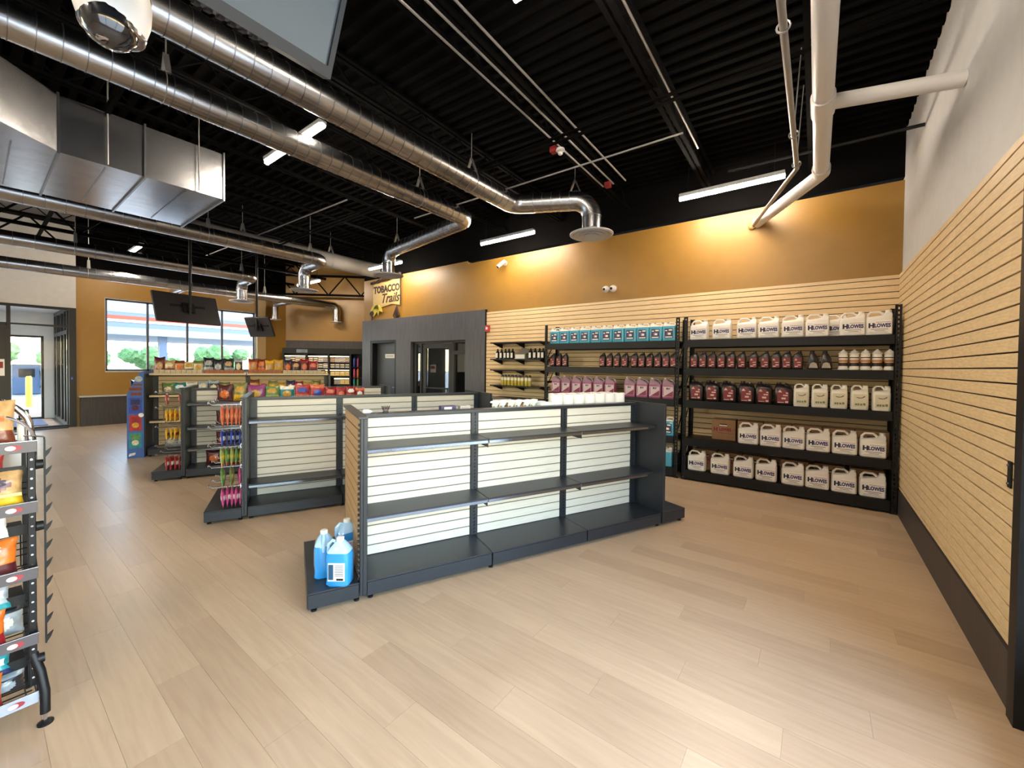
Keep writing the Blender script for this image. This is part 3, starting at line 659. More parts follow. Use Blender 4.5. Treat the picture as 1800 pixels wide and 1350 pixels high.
# ------------------------------------------------------------------ storage racks on the back wall
RF, RB = 6.14, 6.555
LV = [.145, .60, 1.14, 1.60, 2.0]
def ladder_post(m, x0, x1, y0, y1, z1, pitch=.05):
    """front post with punched slots"""
    w = x1-x0; a, b = x0+w*.38, x0+w*.62; d = .006
    m.box(x0, a, y0, y0+d, 0, z1).box(b, x1, y0, y0+d, 0, z1)
    z = 0
    while z < z1:
        m.box(a, b, y0, y0+d, z, min(z+pitch*.5, z1)); z += pitch
    m.box(x0, x0+d, y0, y1, 0, z1)
def rack(x0, x1, label):
    t = thing('storage_rack', label, 'shelving', (x0, RF, 0), 0, 'black storage racks on the slat wall')
    W_ = x1-x0; D_ = RB-RF
    for px_, s in ((0, 0), (W_-.055, 0), (0, 1), (W_-.055, 1)):
        m = MB()
        if s == 0: ladder_post(m, px_, px_+.055, 0, .055, 2.33)
        else: m.box(px_, px_+.055, D_-.006, D_, 0, 2.33).box(px_, px_+.006, D_-.05, D_-.006, 0, 2.33)
        m.obj('post', M_blk, t)
        MB().box(px_-.0, px_+.06, (D_-.06)*s-.004, (D_-.06)*s+.062, 0, .012).obj('foot', M_blk, t)
    for px_ in (.004, W_-.012):
        m = MB()
        for k in range(4): m.tube([(px_+.004, .03, .2+k*.5), (px_+.004, D_-.03, .6+k*.5)], .008, 5)
        m.box(px_, px_+.008, .02, D_-.02, .3, .34).box(px_, px_+.008, .02, D_-.02, 1.3, 1.34)
        m.obj('side_brace', M_blk, t)
    for z in LV:
        h = .105 if z != .145 else .12
        for y_ in (-.006, D_-.01): MB().box(.056, W_-.056, y_, y_+.016, z-h, z-.001).box(.056, W_-.056, y_-.004, y_+.004, z-h, z-h+.012).obj('beam', M_blk, t)
        MB().box(.05, W_-.05, .012, D_-.012, z-.02, z-.0005).obj('shelf', M_blk, t)
    return t
rack(-3.875, -1.585, 'black metal rack with blue and pink jugs, left of the two storage racks')
rack(-1.53, .745, 'black metal rack in the corner, right of the two storage racks')

# ---- bottle and jug prototypes (front faces -y, origin on the base centre)
def label_panel(w, h, y, z0, m, ins=0):
    return MB().box(-w/2, w/2, y-.0012, y, z0, z0+h).mesh('label', m)
PROTO = {}
def proto(name, kind, build):
    """build once, far from view is not needed: the first placed copy is the prototype itself"""
    PROTO[kind] = dict(name=name, build=build, root=None)
def place(kind, loc, rz, label, cat, group):
    p = PROTO[kind]
    if p['root'] is None:
        t = thing(p['name'], label, cat, loc, rz, group); p['build'](t); p['root'] = t; return t
    return dup(p['root'], loc, rz, label, group)
def b_whitejug(t):
    m = MB().loft([(0, 0, .108, .06, 0), (0, 0, .118, .07, .012), (0, 0, .118, .07, .185), (0, 0, .112, .064, .205), (.075, 0, .04, .036, .228), (.08, 0, .028, .028, .255)])
    m.tube([(-.096, 0, .19), (-.1, 0, .235), (-.072, 0, .268), (.0, 0, .268), (.026, 0, .248), (.045, 0, .21)], [.017, .014, .0125, .0125, .013, .015], 8)
    m.obj('body', M_wplastic, t, smooth=True)
    MB().lathe([(.027, .252), (.027, .28), (.023, .283)], 14, c=(.08, 0, 0)).obj('cap', M_wplastic, t, smooth=True)
    put('label', MB().box(-.098, .102, -.0725, -.0702, .022, .168).mesh('label', M_paper), t)
    text('H', .07, M_ink, t, (-.068, -.0732, .105), FRONT, bold=.0045)
    text('LOWES', .058, mat('label_blue_ink', '2a2c66', .6), t, (.026, -.0732, .105), FRONT, bold=.003, sx=.72)
    MB().box(-.03, .095, -.0733, -.0726, .142, .146).obj('red_line', M_red, t)
    for x0, x1, z0, z1 in ((-.07, .075, .062, .068), (-.04, .05, .045, .05), (-.085, .07, .03, .033)): MB().box(x0, x1, -.0733, -.0726, z0, z1).obj('small_print', mat('grey_ink', '6a6468', .6), t)
proto('plastic_jug', 'white', b_whitejug)
def b_greenlab(t):
    m = MB().loft([(0, 0, .074, .056, 0), (0, 0, .08, .062, .01), (0, 0, .08, .062, .20), (0, 0, .076, .058, .216), (.05, 0, .028, .03, .235), (.052, 0, .024, .024, .262)])
    m.tube([(-.064, 0, .205), (-.066, 0, .25), (-.045, 0, .274), (.0, 0, .274), (.022, 0, .25), (.03, 0, .225)], [.013, .011, .0105, .0105, .011, .013], 8)
    m.obj('body', M_wplastic, t, smooth=True)
    MB().lathe([(.024, .26), (.024, .278), (.02, .28)], 14, c=(.052, 0, 0)).obj('cap', M_wplastic, t, smooth=True)
    MB().box(-.055, .062, -.064, -.0622, .03, .18).obj('label', mat('cream_label', 'cdc6ae', .7), t)
    m = MB()
    for k, (x, w, z) in enumerate(((-.04, .018, .05), (-.018, .015, .048), (.004, .02, .05), (.03, .022, .052))): m.box(x, x+w, -.0655, -.064, z, z+.022+.004*(k % 2))
    m.obj('green_print', mat('olive_print', '6d7250', .6), t)
    MB().tube([(-.03, -.0645, .145), (-.01, -.0645, .136), (.02, -.0645, .137), (.045, -.0645, .155)], [.003, .005, .004, .006], 5).obj('swoosh', mat('grey_print', '5c5650', .6), t)
proto('plastic_jug', 'green', b_greenlab)
def b_blue(t):
    m = MB().loft([(0, 0, .094, .062, 0), (0, 0, .098, .066, .01), (0, 0, .098, .066, .205), (0, 0, .092, .06, .214)])
    m.obj('liquid_body', mat('teal_fluid', '4b9fba', .25, noise=.06, nscale=8, coat=.5), t, smooth=True)
    m = MB().loft([(0, 0, .093, .061, .2105), (0, 0, .09, .058, .228), (-.06, 0, .03, .03, .245), (-.062, 0, .026, .026, .26)])
    m.tube([(.074, 0, .22), (.076, 0, .25), (.055, 0, .266), (.0, 0, .266), (-.02, 0, .245), (-.024, 0, .232)], .011, 8)
    m.obj('neck_and_handle', M_wplastic, t, smooth=True)
    MB().lathe([(.026, .255), (.026, .275), (.022, .277)], 14, c=(-.062, 0, 0)).obj('cap', M_wplastic, t, smooth=True)
    MB().box(-.06, .062, -.0685, -.0662, .035, .178).obj('label', mat('navy_label', '2b3552', .5), t)
    MB().box(-.05, -.02, -.0695, -.0685, .14, .155).box(.0, .05, -.0695, -.0685, .145, .165).box(-.05, .05, -.0695, -.0685, .045, .06).box(-.01, .03, -.0695, -.0685, .085, .115).obj('label_print', M_paper, t)
    MB().box(-.03, .015, -.0692, -.0686, .085, .125).obj('label_emblem', mat('magenta_print', '8a4a72', .5), t)
proto('fluid_jug', 'blue', b_blue)
def b_pink(t):
    M_ = mat('pink_coolant', '94506e', .28, coat=.5)
    MB().loft([(0, 0, .088, .06, 0), (0, 0, .093, .066, .01), (0, 0, .093, .066, .195), (0, 0, .09, .063, .205)]).obj('liquid_body', M_, t, smooth=True)
    m = MB().loft([(0, 0, .0895, .0625, .204), (-.012, 0, .075, .05, .235), (-.052, 0, .03, .03, .275), (-.055, 0, .022, .022, .292)])
    m.tube([(-.03, 0, .262), (-.012, 0, .288), (.012, 0, .288), (.07, 0, .252), (.08, 0, .21)], .010, 8)
    m.obj('neck_and_handle', mat('pink_clear_plastic', 'a08290', .3, coat=.5), t, smooth=True)
    MB().lathe([(.022, .288), (.022, .305), (.019, .307)], 12, c=(-.055, 0, 0)).obj('cap', M_wplastic, t, smooth=True)
    MB().box(-.075, .078, -.0685, -.0662, .03, .175).obj('label', mat('pink_label', 'c9b4ba', .6), t)
    MB().poly([(-.055, .034), (.074, .034), (.074, .12)], -.0692, -.0686).obj('label_wedge', mat('maroon_print', '7e2c46', .6), t)
    MB().box(-.069, -.06, -.0692, -.0686, .05, .165).obj('label_bar', mat('maroon_print', '7e2c46'), t)
    text('RV', .034, M_ink, t, (.005, -.069, .15), FRONT, bold=.002, sx=1.3)
proto('coolant_jug', 'pink', b_pink)
def b_quart(t):
    M_ = mat('black_bottle', '1b1213', .3)
    MB().loft([(0, 0, .048, .03, 0), (0, 0, .052, .034, .008), (0, 0, .052, .034, .15), (0, 0, .046, .03, .178), (.012, 0, .026, .022, .205), (.016, 0, .018, .018, .212)]).obj('body', M_, t, smooth=True)
    MB().lathe([(.019, .21), (.019, .232), (.016, .234)], 12, c=(.016, 0, 0)).obj('cap', M_, t, smooth=True)
    MB().box(-.04, .036, -.0362, -.0342, .02, .145).obj('label', mat('maroon_label', '76262a', .5), t)
    MB().poly([(-.036, .112), (-.008, .112), (-.022, .136)], -.0372, -.0363).box(-.032, .0, -.0372, -.0363, .03, .042).box(-.004, .03, -.0372, -.0363, .048, .06).box(-.01, .028, -.0372, -.0363, .082, .09).obj('label_print', mat('pale_print', 'd6b8b0', .6), t)
proto('oil_bottle', 'quart', b_quart)
def b_gal(t):
    M_ = mat('black_bottle', '1b1213')
    m = MB().loft([(0, 0, .088, .052, 0), (0, 0, .094, .058, .01), (0, 0, .094, .058, .20), (-.012, 0, .075, .05, .235), (-.045, 0, .03, .028, .262), (-.048, 0, .024, .024, .272)])
    m.tube([(-.02, 0, .25), (.02, 0, .272), (.066, 0, .25), (.08, 0, .2)], .014, 8)
    m.obj('body', M_, t, smooth=True)
    MB().lathe([(.026, .268), (.026, .29), (.022, .292)], 12, c=(-.048, 0, 0)).obj('cap', M_, t, smooth=True)
    MB().poly([(-.06, .03), (.06, .03), (.06, .16), (.0, .215), (-.06, .19)], -.0602, -.0582).obj('label', mat('maroon_label', '76262a'), t)
    MB().poly([(-.056, .165), (-.01, .165), (-.034, .198)], -.0612, -.0603).box(-.015, .03, -.0612, -.0603, .078, .1).box(.0, .05, -.0612, -.0603, .12, .135).box(-.055, .01, -.0612, -.0603, .034, .042).box(.025, .055, -.0612, -.0603, .034, .055).box(.03, .052, -.0612, -.0603, .15, .165).obj('label_print', mat('pale_print', 'd6b8b0'), t)
proto('oil_jug', 'gal', b_gal)
def b_wolf(t):
    M_ = mat('black_bottle', '1b1213')
    MB().loft([(0, 0, .055, .03, 0), (0, 0, .058, .034, .008), (0, 0, .05, .032, .13), (-.01, 0, .03, .026, .19), (-.012, 0, .02, .02, .2)]).obj('body', M_, t, smooth=True)
    MB().lathe([(.022, .198), (.024, .222), (.02, .226)], 12, c=(-.012, 0, 0)).obj('cap', M_, t, smooth=True)
    MB().poly([(-.045, .02), (.045, .02), (.03, .075), (0, .09), (-.03, .075)], -.0362, -.0342).obj('label', mat('cream_label2', 'a89c90', .6), t)
proto('oil_bottle', 'wolf', b_wolf)
def b_cone(t):
    MB().lathe([(.045, 0), (.05, .006), (.05, .02), (.044, .03), (.044, .15), (.046, .165), (.04, .18), (.05, .192), (.03, .215), (.012, .232), (.008, .24)], 18).obj('body', M_wplastic, t, smooth=True)
    MB().lathe([(.0455, .045), (.0455, .085)], 18).obj('dark_band', mat('dark_band', '2b1c18', .5), t, smooth=True)
    MB().lathe([(.0458, .09), (.0458, .12)], 18).obj('colour_band', mat('orange_band', 'b0794a', .5), t, smooth=True)
    MB().lathe([(.0455, .138), (.0455, .15)], 18).obj('upper_band', mat('dark_band', '2b1c18'), t, smooth=True)
proto('additive_bottle', 'cone', b_cone)
def b_bw(t):
    MB().lathe([(.034, 0), (.036, .01), (.036, .13), (.03, .15), (.014, .165), (.014, .175)], 14).obj('body', M_blk, t, smooth=True)
    MB().lathe([(.017, .172), (.017, .195), (.01, .2)], 12).obj('cap', M_blk, t, smooth=True)
    MB().box(-.024, .024, -.039, -.0345, .025, .12).obj('label', M_paper, t)
proto('spray_can', 'bw', b_bw)
def b_yel(t):
    MB().lathe([(.031, 0), (.033, .008), (.033, .15), (.028, .165)], 16).obj('body', mat('yellow_can', 'b7a032', .35, coat=.5), t, smooth=True)
    MB().lathe([(.0335, .10), (.0335, .15)], 16).obj('pale_band', mat('pale_can_band', 'd8d2c0', .4), t, smooth=True)
    MB().lathe([(.026, .163), (.026, .19), (.02, .205)], 14).obj('cap', mat('navy_cap', '202440', .4), t, smooth=True)
proto('spray_can', 'yel', b_yel)
def b_carton(t):
    MB().box(-.148, .148, -.11, .11, 0, .285).obj('carton_body', M_card, t, bevel=.003)
    MB().box(-.148, .148, -.03, .03, .2852, .287).obj('tape', mat('tape', 'b59a72', .3), t)
    MB().box(-.045, .045, -.1115, -.11, .2, .225).obj('hand_hole', M_joint, t)
    MB().box(-.05, .045, -.113, -.1115, .196, .21).obj('hand_hole_flap', M_wplastic, t)
    text('H', .07, mat('red_box_ink', '7d2220', .7), t, (-.1, -.1115, .14), FRONT, bold=.004)
    text('LOWES', .055, mat('red_box_ink', '7d2220'), t, (.02, -.1115, .145), FRONT, bold=.003, sx=.8)
    MB().box(-.07, .13, -.1115, -.1105, .095, .1).obj('stripe', mat('red_box_ink', '7d2220'), t)
proto('cardboard_box', 'carton', b_carton)

FY = RF+.10
def row(kind, xs, z, y, lab, cat, group, rz=None):
    for i, x in enumerate(xs):
        place(kind, (x, y+random.uniform(-.006, .006), z), (random.uniform(-.04, .04) if rz is None else rz), lab.replace('#', orn(i)), cat, group)
z = 2.0
row('white', [-1.34, -1.05, -.75, -.50, -.245, -.0], z, FY, '# white lettered jug from the left on the top shelf of the corner rack', 'jug', 'white lettered jugs on the top shelf')
place('white', (.18, FY+.19, z), 0, 'white lettered jug set back behind the front row on the top shelf', 'jug', 'white lettered jugs on the top shelf')
place('white', (.33, FY, z), .02, 'second white lettered jug from the right wall on the top shelf', 'jug', 'white lettered jugs on the top shelf')
place('white', (.563, FY, z), -.02, 'white lettered jug closest to the right wall on the top shelf', 'jug', 'white lettered jugs on the top shelf')
row('quart', [-1.40, -1.285, -1.165, -1.045, -.925, -.80, -.665, -.535, -.415, -.30, -.185], 1.60, FY-.02, '# small black oil bottle from the left on the second shelf, corner rack', 'bottle', 'small oil bottles on the corner rack')
row('wolf', [-.03, .095], 1.60, FY-.02, '# of two black bottles with arched pale label on the second shelf', 'bottle', 'black bottles with arched labels')
row('cone', [.255, .355, .455, .555, .66], 1.60, FY-.02, '# white cone-topped bottle from the left on the second shelf', 'bottle', 'cone topped bottles')
row('gal', [-1.36, -1.155, -.945, -.735, -.54, -.33], 1.14, FY-.01, '# big black oil jug from the left on the third shelf', 'jug', 'big black oil jugs', rz=0)
row('green', [-.142, .04, .222, .41, .6], 1.14, FY-.01, '# white jug with olive print from the left on the third shelf', 'jug', 'white jugs with olive print', rz=0)
row('white', [-.705, -.455, -.21, .035, .285, .54], .60, FY-.01, '# white lettered jug from the left on the fourth shelf', 'jug', 'white lettered jugs on the fourth shelf', rz=0)
row('carton', [-1.02, -.70], .60, FY+.185, '# brown printed carton from the left on the fourth shelf behind the jugs', 'box', 'brown cartons on the fourth shelf', rz=0)
row('carton', [-.39, -.08, .23, .54], .60, FY+.185, '# dim brown carton from the left behind the fourth shelf jug row', 'box', 'brown cartons behind the fourth shelf jugs', rz=0)
row('white', [-1.335, -1.035, -.755, -.495, -.21, .035, .29, .545], .145, FY-.01, '# white lettered jug from the left on the bottom shelf', 'jug', 'white lettered jugs on the bottom shelf', rz=0)
row('carton', [-1.25, -.94, -.63, -.2, .15, .5], .145, FY+.185, '# dark brown carton from the left behind the bottom shelf jug row', 'box', 'brown cartons behind the bottom jugs', rz=0)
row('blue', [-3.70+.1955*i for i in range(11)], 2.0, FY-.01, '# teal blue fluid jug from the left on the left rack top shelf', 'jug', 'teal blue jugs on the top shelf', rz=0)
row('quart', [-3.74, -3.615, -3.495, -2.80, -2.675, -2.55, -2.425, -2.27, -2.15, -2.03, -1.91, -1.79, -1.68], 1.60, FY-.02, '# small black oil bottle from the left on the left rack', 'bottle', 'small oil bottles on the left rack')
row('pink', [-3.66+.2*i for i in range(6)], 1.14, FY-.01, '# pink coolant jug from the left in the left pink group', 'jug', 'pink coolant jugs', rz=0)
row('pink', [-2.33, -2.135, -1.94, -1.745], 1.14, FY-.01, '# pink coolant jug from the left in the right pink group', 'jug', 'pink coolant jugs', rz=0)
row('blue', [-2.10, -1.745], .60, FY-.01, '# teal blue jug from the left on the fourth shelf, left rack', 'jug', 'teal jugs low on the left rack', rz=0)
row('blue', [-2.10, -1.765], .145, FY-.01, '# teal blue jug from the left on the bottom shelf, left rack', 'jug', 'teal jugs low on the left rack', rz=math.pi)
# ---- slat wall bracket shelves
def wshelf(z, label):
    t = thing('wall_shelf', label, 'shelf', (-4.62, YB-.032, z), 0, 'black bracket shelves on the slat wall')
    MB().box(-.6, .6, -.33, 0, -.018, 0).box(-.6, .6, -.333, -.328, -.022, .004).obj('shelf_board', M_blk, t)
    for x in (-.55, 0, .55): MB().add([(x-.006, -.32, -.019), (x-.006, 0, -.019), (x-.006, 0, -.11), (x+.006, -.32, -.019), (x+.006, 0, -.019), (x+.006, 0, -.11)], [(0, 1, 2), (5, 4, 3), (0, 3, 4, 1), (1, 4, 5, 2), (2, 5, 3, 0)]).obj('bracket', M_blk, t)
for z, l in ((2.06, 'topmost black bracket shelf, empty, on the slat wall'), (1.735, 'black bracket shelf with dark spray cans on the slat wall'),
             (1.525, 'black bracket shelf just above the yellow cans'), (1.22, 'black bracket shelf carrying the yellow cans'), (.98, 'lowest black bracket shelf, just above the gondola top')): wshelf(z, l)
SY = YB-.24
row('bw', [-5.13, -5.03, -4.93, -4.84, -4.75], 1.7355, SY, '# dark can with white label from the left on the bracket shelf', 'can', 'dark cans with white labels')
row('bw', [-4.32, -4.22, -4.13, -4.05], 1.7355, SY, '# dark can with white label right of the small carton', 'can', 'dark cans with white labels')
t = thing('display_carton', 'small opened grey carton with white front between the dark cans', 'box', (-4.535, SY, 1.7355))
MB().box(-.12, .12, -.05, .06, 0, .11).obj('tray', mat('grey_carton', '6e675f', .7), t); MB().box(-.118, .1, -.052, -.05, .005, .085).obj('front_label', M_paper, t)
MB().add([(-.1, .06, .11), (.1, .06, .11), (.12, .075, .2), (-.05, .075, .22)], [(0, 1, 2, 3)]).add([(-.1, .064, .11), (.1, .064, .11), (.12, .079, .2), (-.05, .079, .22)], [(3, 2, 1, 0)]).obj('lid_flap', mat('grey_carton', '6e675f'), t)
row('yel', [-5.0+.082*i for i in range(9)], 1.2205, SY, '# yellow spray can from the left on its bracket shelf', 'can', 'yellow spray cans')

# ------------------------------------------------------------------ gondolas (x along the run, y to the far side)
GA = math.atan2(.908, .419)
def slatpanel(parent, x0, x1, y, z0, z1, m, sx=1, n_out=-1, ax='x'):
    M_joint = mat('grey_groove', '6a6862', .8)
    """slatted panel; slats are its children"""
    t_ = .012
    if ax == 'x': p = MB().box(x0, x1, y, y+t_, z0, z1).obj('slat_panel', M_joint, parent)
    else: p = MB().box(y, y+t_, x0, x1, z0, z1).obj('slat_panel', M_joint, parent)
    n = max(1, round((z1-z0)/PITCH)); ph = (z1-z0)/n; L_ = x1-x0-.004
    k = (round(L_, 3), round(ph, 4), ax, m.name)
    if k not in SP:
        if ax == 'x': SP[k] = MB().box(-L_/2, L_/2, -.008, 0, -ph/2+.0042, ph/2-.0042).mesh('slat', m, bevel=.0012)
        else: SP[k] = MB().box(-.008, 0, -L_/2, L_/2, -ph/2+.0042, ph/2-.0042).mesh('slat', m, bevel=.0012)
    for i in range(n):
        zc = z0+(i+.5)*ph
        put('slat', SP[k], p, ((x0+x1)/2, y, zc) if ax == 'x' else (y, (x0+x1)/2, zc))
    return p
SP = {}
def gondola(o, label, L_=2.84, sec=3, sh=(1.01, .53), shb=(1.03,), H_=1.22, W_=.9, near_cap=True, far_cap=True, pm=None, bh=.13, rail=None, posts=True):
    t = thing('gondola_shelving', label, 'shelving', (o[0], o[1], 0), GA, 'gondola shelving runs')
    pm = pm or M_gslat; yc = W_/2-.03
    a0 = .36; s = L_/sec; a1 = a0+L_
    def base(xa_, xb_, nm='base_shelf'):
        b = MB().box(xa_, xb_, .015, W_-.015, bh-.012, bh).obj(nm, M_gon, t, bevel=.002)
        for q in (.015, W_-.03): MB().box(xa_+.004, xb_-.004, q, q+.015, .028, bh-.013).obj('kick_plate', M_gon, b)
        return b
    if near_cap:
        b = base(.0, .315, 'end_base'); MB().box(0, .014, .03, W_-.03, .028, bh-.013).obj('kick_plate', M_gon, b)
    for i in range(sec):
        xa_, xb_ = a0+i*s, a0+(i+1)*s
        base(xa_+.002, xb_-.002)
        lo = xa_+(.06 if i == 0 else .035); hi = xb_-(.035)
        slatpanel(t, lo, hi, yc-.012, bh, H_-.03, pm)
        MB().box(lo, hi, yc+.045, yc+.05, bh, H_-.03).obj('back_panel', M_gslat, t)
        for z in sh:
            f = MB().box(xa_+.004, xb_-.004, .11, yc-.022, z-.012, z).box(xa_+.004, xb_-.004, .108, .116, z-.036, z+.002).obj('shelf', M_gon, t, bevel=.0015)
            if rail: MB().box(xa_+.006, xb_-.006, .104, .1075, z-.034, z-.001).obj('price_rail', rail, f)
            else: MB().box(xa_+.006, xb_-.006, .105, .1075, z-.033, z-.012).obj('price_rail', mat('dark_rail', '8d939d', .14, .95), f)
            MB().box(xa_+.001, xa_+.0035, .12, yc-.02, z-.07, z-.002).obj('bracket', M_gon, f)
        for z in shb:
            MB().box(xa_+.004, xb_-.004, yc+.055, W_-.08, z-.012, z).box(xa_+.004, xb_-.004, W_-.086, W_-.078, z-.036, z+.002).obj('shelf', M_gon, t, bevel=.0015)
    for i in range(sec+1):
        x = a0+i*s+(.03 if i == 0 else 0)-(.03 if i == sec else 0)
        u = MB(); w = .033
        for sx in (-1, 1): u.box(x-w if sx < 0 else x+.006, x-.006 if sx < 0 else x+w, yc-.03, yc-.02, bh, H_-.005)
        zz = bh
        while zz < H_-.05: u.box(x-.006, x+.006, yc-.03, yc-.02, zz, zz+.016); zz += .03
        u.box(x-w, x+w, yc-.02, yc+.045, .0, H_-.005).obj('upright', M_gon, t)
    MB().box(a0-.02, a1, yc-.035, yc+.06, H_-.028, H_).obj('top_rail', M_gon, t, bevel=.002)
    # end panels
    if near_cap:
        e = MB().box(.335, .36, .0, W_, .045, H_+.012).box(.316, .334, .0, .04, .045, H_+.012).box(.316, .334, W_-.04, W_, .045, H_+.012).box(.3, .362, -.006, W_+.006, H_+.012, H_+.03).obj('end_panel', M_gon, t, bevel=.0015)
        slatpanel(t, .042, W_-.042, .322, bh+.005, H_+.005, mat('shaded_end_slat', 'ad8a60', .55) if posts else M_gslat, ax='y')  # end slats coloured darker to stand for the shadow on this face
        u = MB(); zz = .1
        while zz < H_-.03: u.box(.305, .317, .042, .056, zz, zz+.018); zz += .036
        u.obj('slot_strip', M_gon, t)
    else: MB().box(a0-.028, a0-.022, 0, W_, .03, H_+.01).obj('end_panel', M_gon, t)
    MB().box(a1+.002, a1+.03, .0, W_, .03, H_+.012).obj('end_panel', M_gon, t, bevel=.002)
    if far_cap:
        b = base(a1+.034, a1+.35, 'end_base'); MB().box(a1+.34, a1+.35, .03, W_-.03, .028, bh-.013).obj('kick_plate', M_gon, b)
    for x in ([.04, .3] if near_cap else [])+[a0+.03, a0+s, a1-.03]+([a1+.3] if far_cap else []):
        for y_ in (.045, W_-.045): MB().lathe([(.018, 0), (.018, .012), (.008, .014), (.008, .03)], 10, c=(x, y_, 0)).obj('leveling_foot', M_blk, t)
    return t
g1, g2, g3, g4 = (-2.549, 1.269), (-4.759, 1.353), (-7.027, 1.425), (-9.045, 1.55)
gondola(g1, 'charcoal gondola with pale slat back, nearest one with blue jugs at its end', L_=2.84)
gondola(g2, 'charcoal gondola with pegged candy bags on its end, second from the right', L_=2.72, sh=(1.0, .33), shb=(.9,))
gondola(g3, 'charcoal gondola with snack bags, third from the right behind the candy pegs', L_=2.72, sh=(1.03, .69, .39), shb=(.9,))
gondola((-9.045-.419*.12, 1.55-.908*.12), 'tall snack gondola with pale wooden shelf edges near the big window', L_=2.78, sec=2, sh=(1.405, 1.03, .59), shb=(1.405,), H_=1.375, near_cap=False, far_cap=False, rail=mat('wood_rail', 'cbb48c', .5), pm=M_maple)
def G(g, a, b, z=0): return (g[0]+.419*a-.908*b, g[1]+.908*a+.419*b, z)
# taller centre posts on the snack gondola
# ---- three gallon jugs on the end base
def b_gallon(t):
    M_ = mat('clear_blue_fluid', '2f8fd0', .12, coat=.8, noise=.05, nscale=6)
    MB().loft([(0, 0, .07, .055, 0), (0, 0, .078, .062, .012), (0, 0, .075, .058, .06), (0, 0, .078, .062, .10), (0, 0, .078, .062, .195), (0, 0, .073, .058, .218)]).obj('liquid_body', M_, t, smooth=True)
    m = MB().loft([(0, 0, .0725, .0575, .2182), (0, 0, .069, .055, .228), (0, 0, .045, .04, .26), (0, 0, .024, .024, .285)])
    m.tube([(-.02, 0, .272), (-.05, 0, .285), (-.078, 0, .26), (-.08, 0, .21), (-.07, 0, .185)], .011, 8)
    m.obj('neck_and_handle', mat('clear_bottle_top', 'a9cbe0', .12, coat=.8), t, smooth=True)
    MB().lathe([(.024, .283), (.025, .305), (.02, .31)], 14).obj('cap', M_wplastic, t, smooth=True)
    MB().box(-.055, .055, -.0645, -.0622, .04, .16).obj('label', mat('jug_label', 'd7dce0', .6), t)
    MB().box(-.052, -.02, -.0655, -.0645, .05, .15).obj('label_picture', mat('label_teal', '1e4a66', .5), t)
    m = MB()
    for k in range(7): m.box(-.01, .045, -.0653, -.0646, .075+k*.011, .079+k*.011)
    m.obj('small_print', mat('grey_ink', '6a6468'), t)
    MB().box(.0, .045, -.0653, -.0646, .045, .058).obj('barcode', M_blk, t)
proto('fluid_jug', 'gallon', b_gallon)
place('gallon', (-2.73, 1.475, .1305), math.radians(150), 'pale blue gallon jug showing its plain side, left of the three', 'jug', 'blue gallon jugs on the gondola end')
place('gallon', (-2.535, 1.483, .1305), math.radians(38), 'blue gallon jug with white text label, nearest the slat end', 'jug', 'blue gallon jugs on the gondola end')
place('gallon', (-2.80, 1.69, .1305), math.radians(80), 'darker blue gallon jug standing behind the other two', 'jug', 'blue gallon jugs on the gondola end')
# ---- goods on the rear shelf of the first gondola
def b_roll(t):
    MB().lathe([(.018, 0), (.068, 0), (.068, .285), (.018, .285)], 20).obj('paper_roll', M_paper, t, smooth=True)
    MB().lathe([(.02, .2855), (.022, .2865)], 14).obj('core', M_card, t)
proto('paper_towel_roll', 'roll', b_roll)
for i in range(7): place('roll', G(g1, 2.27+.139*i, .56, 1.0305), 0, '%s white paper roll from the left on the nearest gondola' % orn(i), 'paper roll', 'paper rolls behind the nearest gondola')
for i in range(6): place('roll', G(g1, 2.35+.139*i, .70, 1.0305), 0, '%s white paper roll from the left in the rear roll row' % orn(i), 'paper roll', 'paper rolls behind the nearest gondola')
def b_spray(t):
    MB().loft([(0, 0, .036, .025, 0), (0, 0, .04, .028, .01), (0, 0, .038, .027, .12), (0, 0, .03, .022, .15), (0, 0, .012, .012, .18), (0, 0, .012, .012, .19)]).obj('body', mat('pale_blue_plastic', 'c9dfe4', .3), t, smooth=True)
    m = MB().poly([(-.03, .19), (.015, .19), (.03, .215), (.045, .24), (.0, .245), (-.05, .235), (-.055, .222), (-.03, .215)], -.012, .012)
    m.tube([(-.02, 0, .22), (-.035, 0, .2), (-.03, 0, .175)], .005, 6); m.obj('trigger_head', M_wplastic, t)
proto('spray_bottle', 'spray', b_spray)
for i in range(6): place('spray', G(g1, 1.60+.085*i, .58+.02*(i % 2), 1.0305), random.uniform(.5, .8), '%s trigger spray bottle from the left behind the nearest gondola top' % orn(i), 'spray bottle', 'trigger spray bottles')
def b_pack(t):
    MB().loft([(0, 0, .07, .045, 0), (0, 0, .075, .05, .02), (0, 0, .075, .05, .2), (0, 0, .065, .042, .215)]).obj('pack_body', mat('pale_wrap', 'd5e2e2', .4), t, smooth=True)
    MB().box(-.06, .06, -.0525, -.051, .12, .15).obj('print', mat('pale_teal_print', '8fb4b8', .5), t)
proto('wipes_pack', 'pack', b_pack)
for i in range(2): place('pack', G(g1, 2.125, .54+.12*i, 1.0305), GA, '%s pale wrapped pack from the front beside the paper rolls' % orn(i), 'pack', 'pale wrapped packs')
t = thing('small_box', 'small purple and white box peeking over the nearest gondola top', 'box', G(g1, 1.13, .6, 1.0305), GA)
MB().box(-.07, .07, -.03, .03, 0, .21).obj('carton', mat('purple_box', '3c3560', .5), t); MB().box(-.04, .03, -.032, -.03, .17, .2).obj('print', M_paper, t)
t = thing('small_box', 'small pale grey box peeking over the nearest gondola top', 'box', G(g1, 1.29, .6, 1.0305), GA)
MB().box(-.05, .05, -.03, .03, 0, .205).obj('carton', mat('pale_grey_box', 'b5b0a8', .6), t); MB().box(-.04, .03, -.032, -.03, .15, .18).obj('print', M_ink, t)
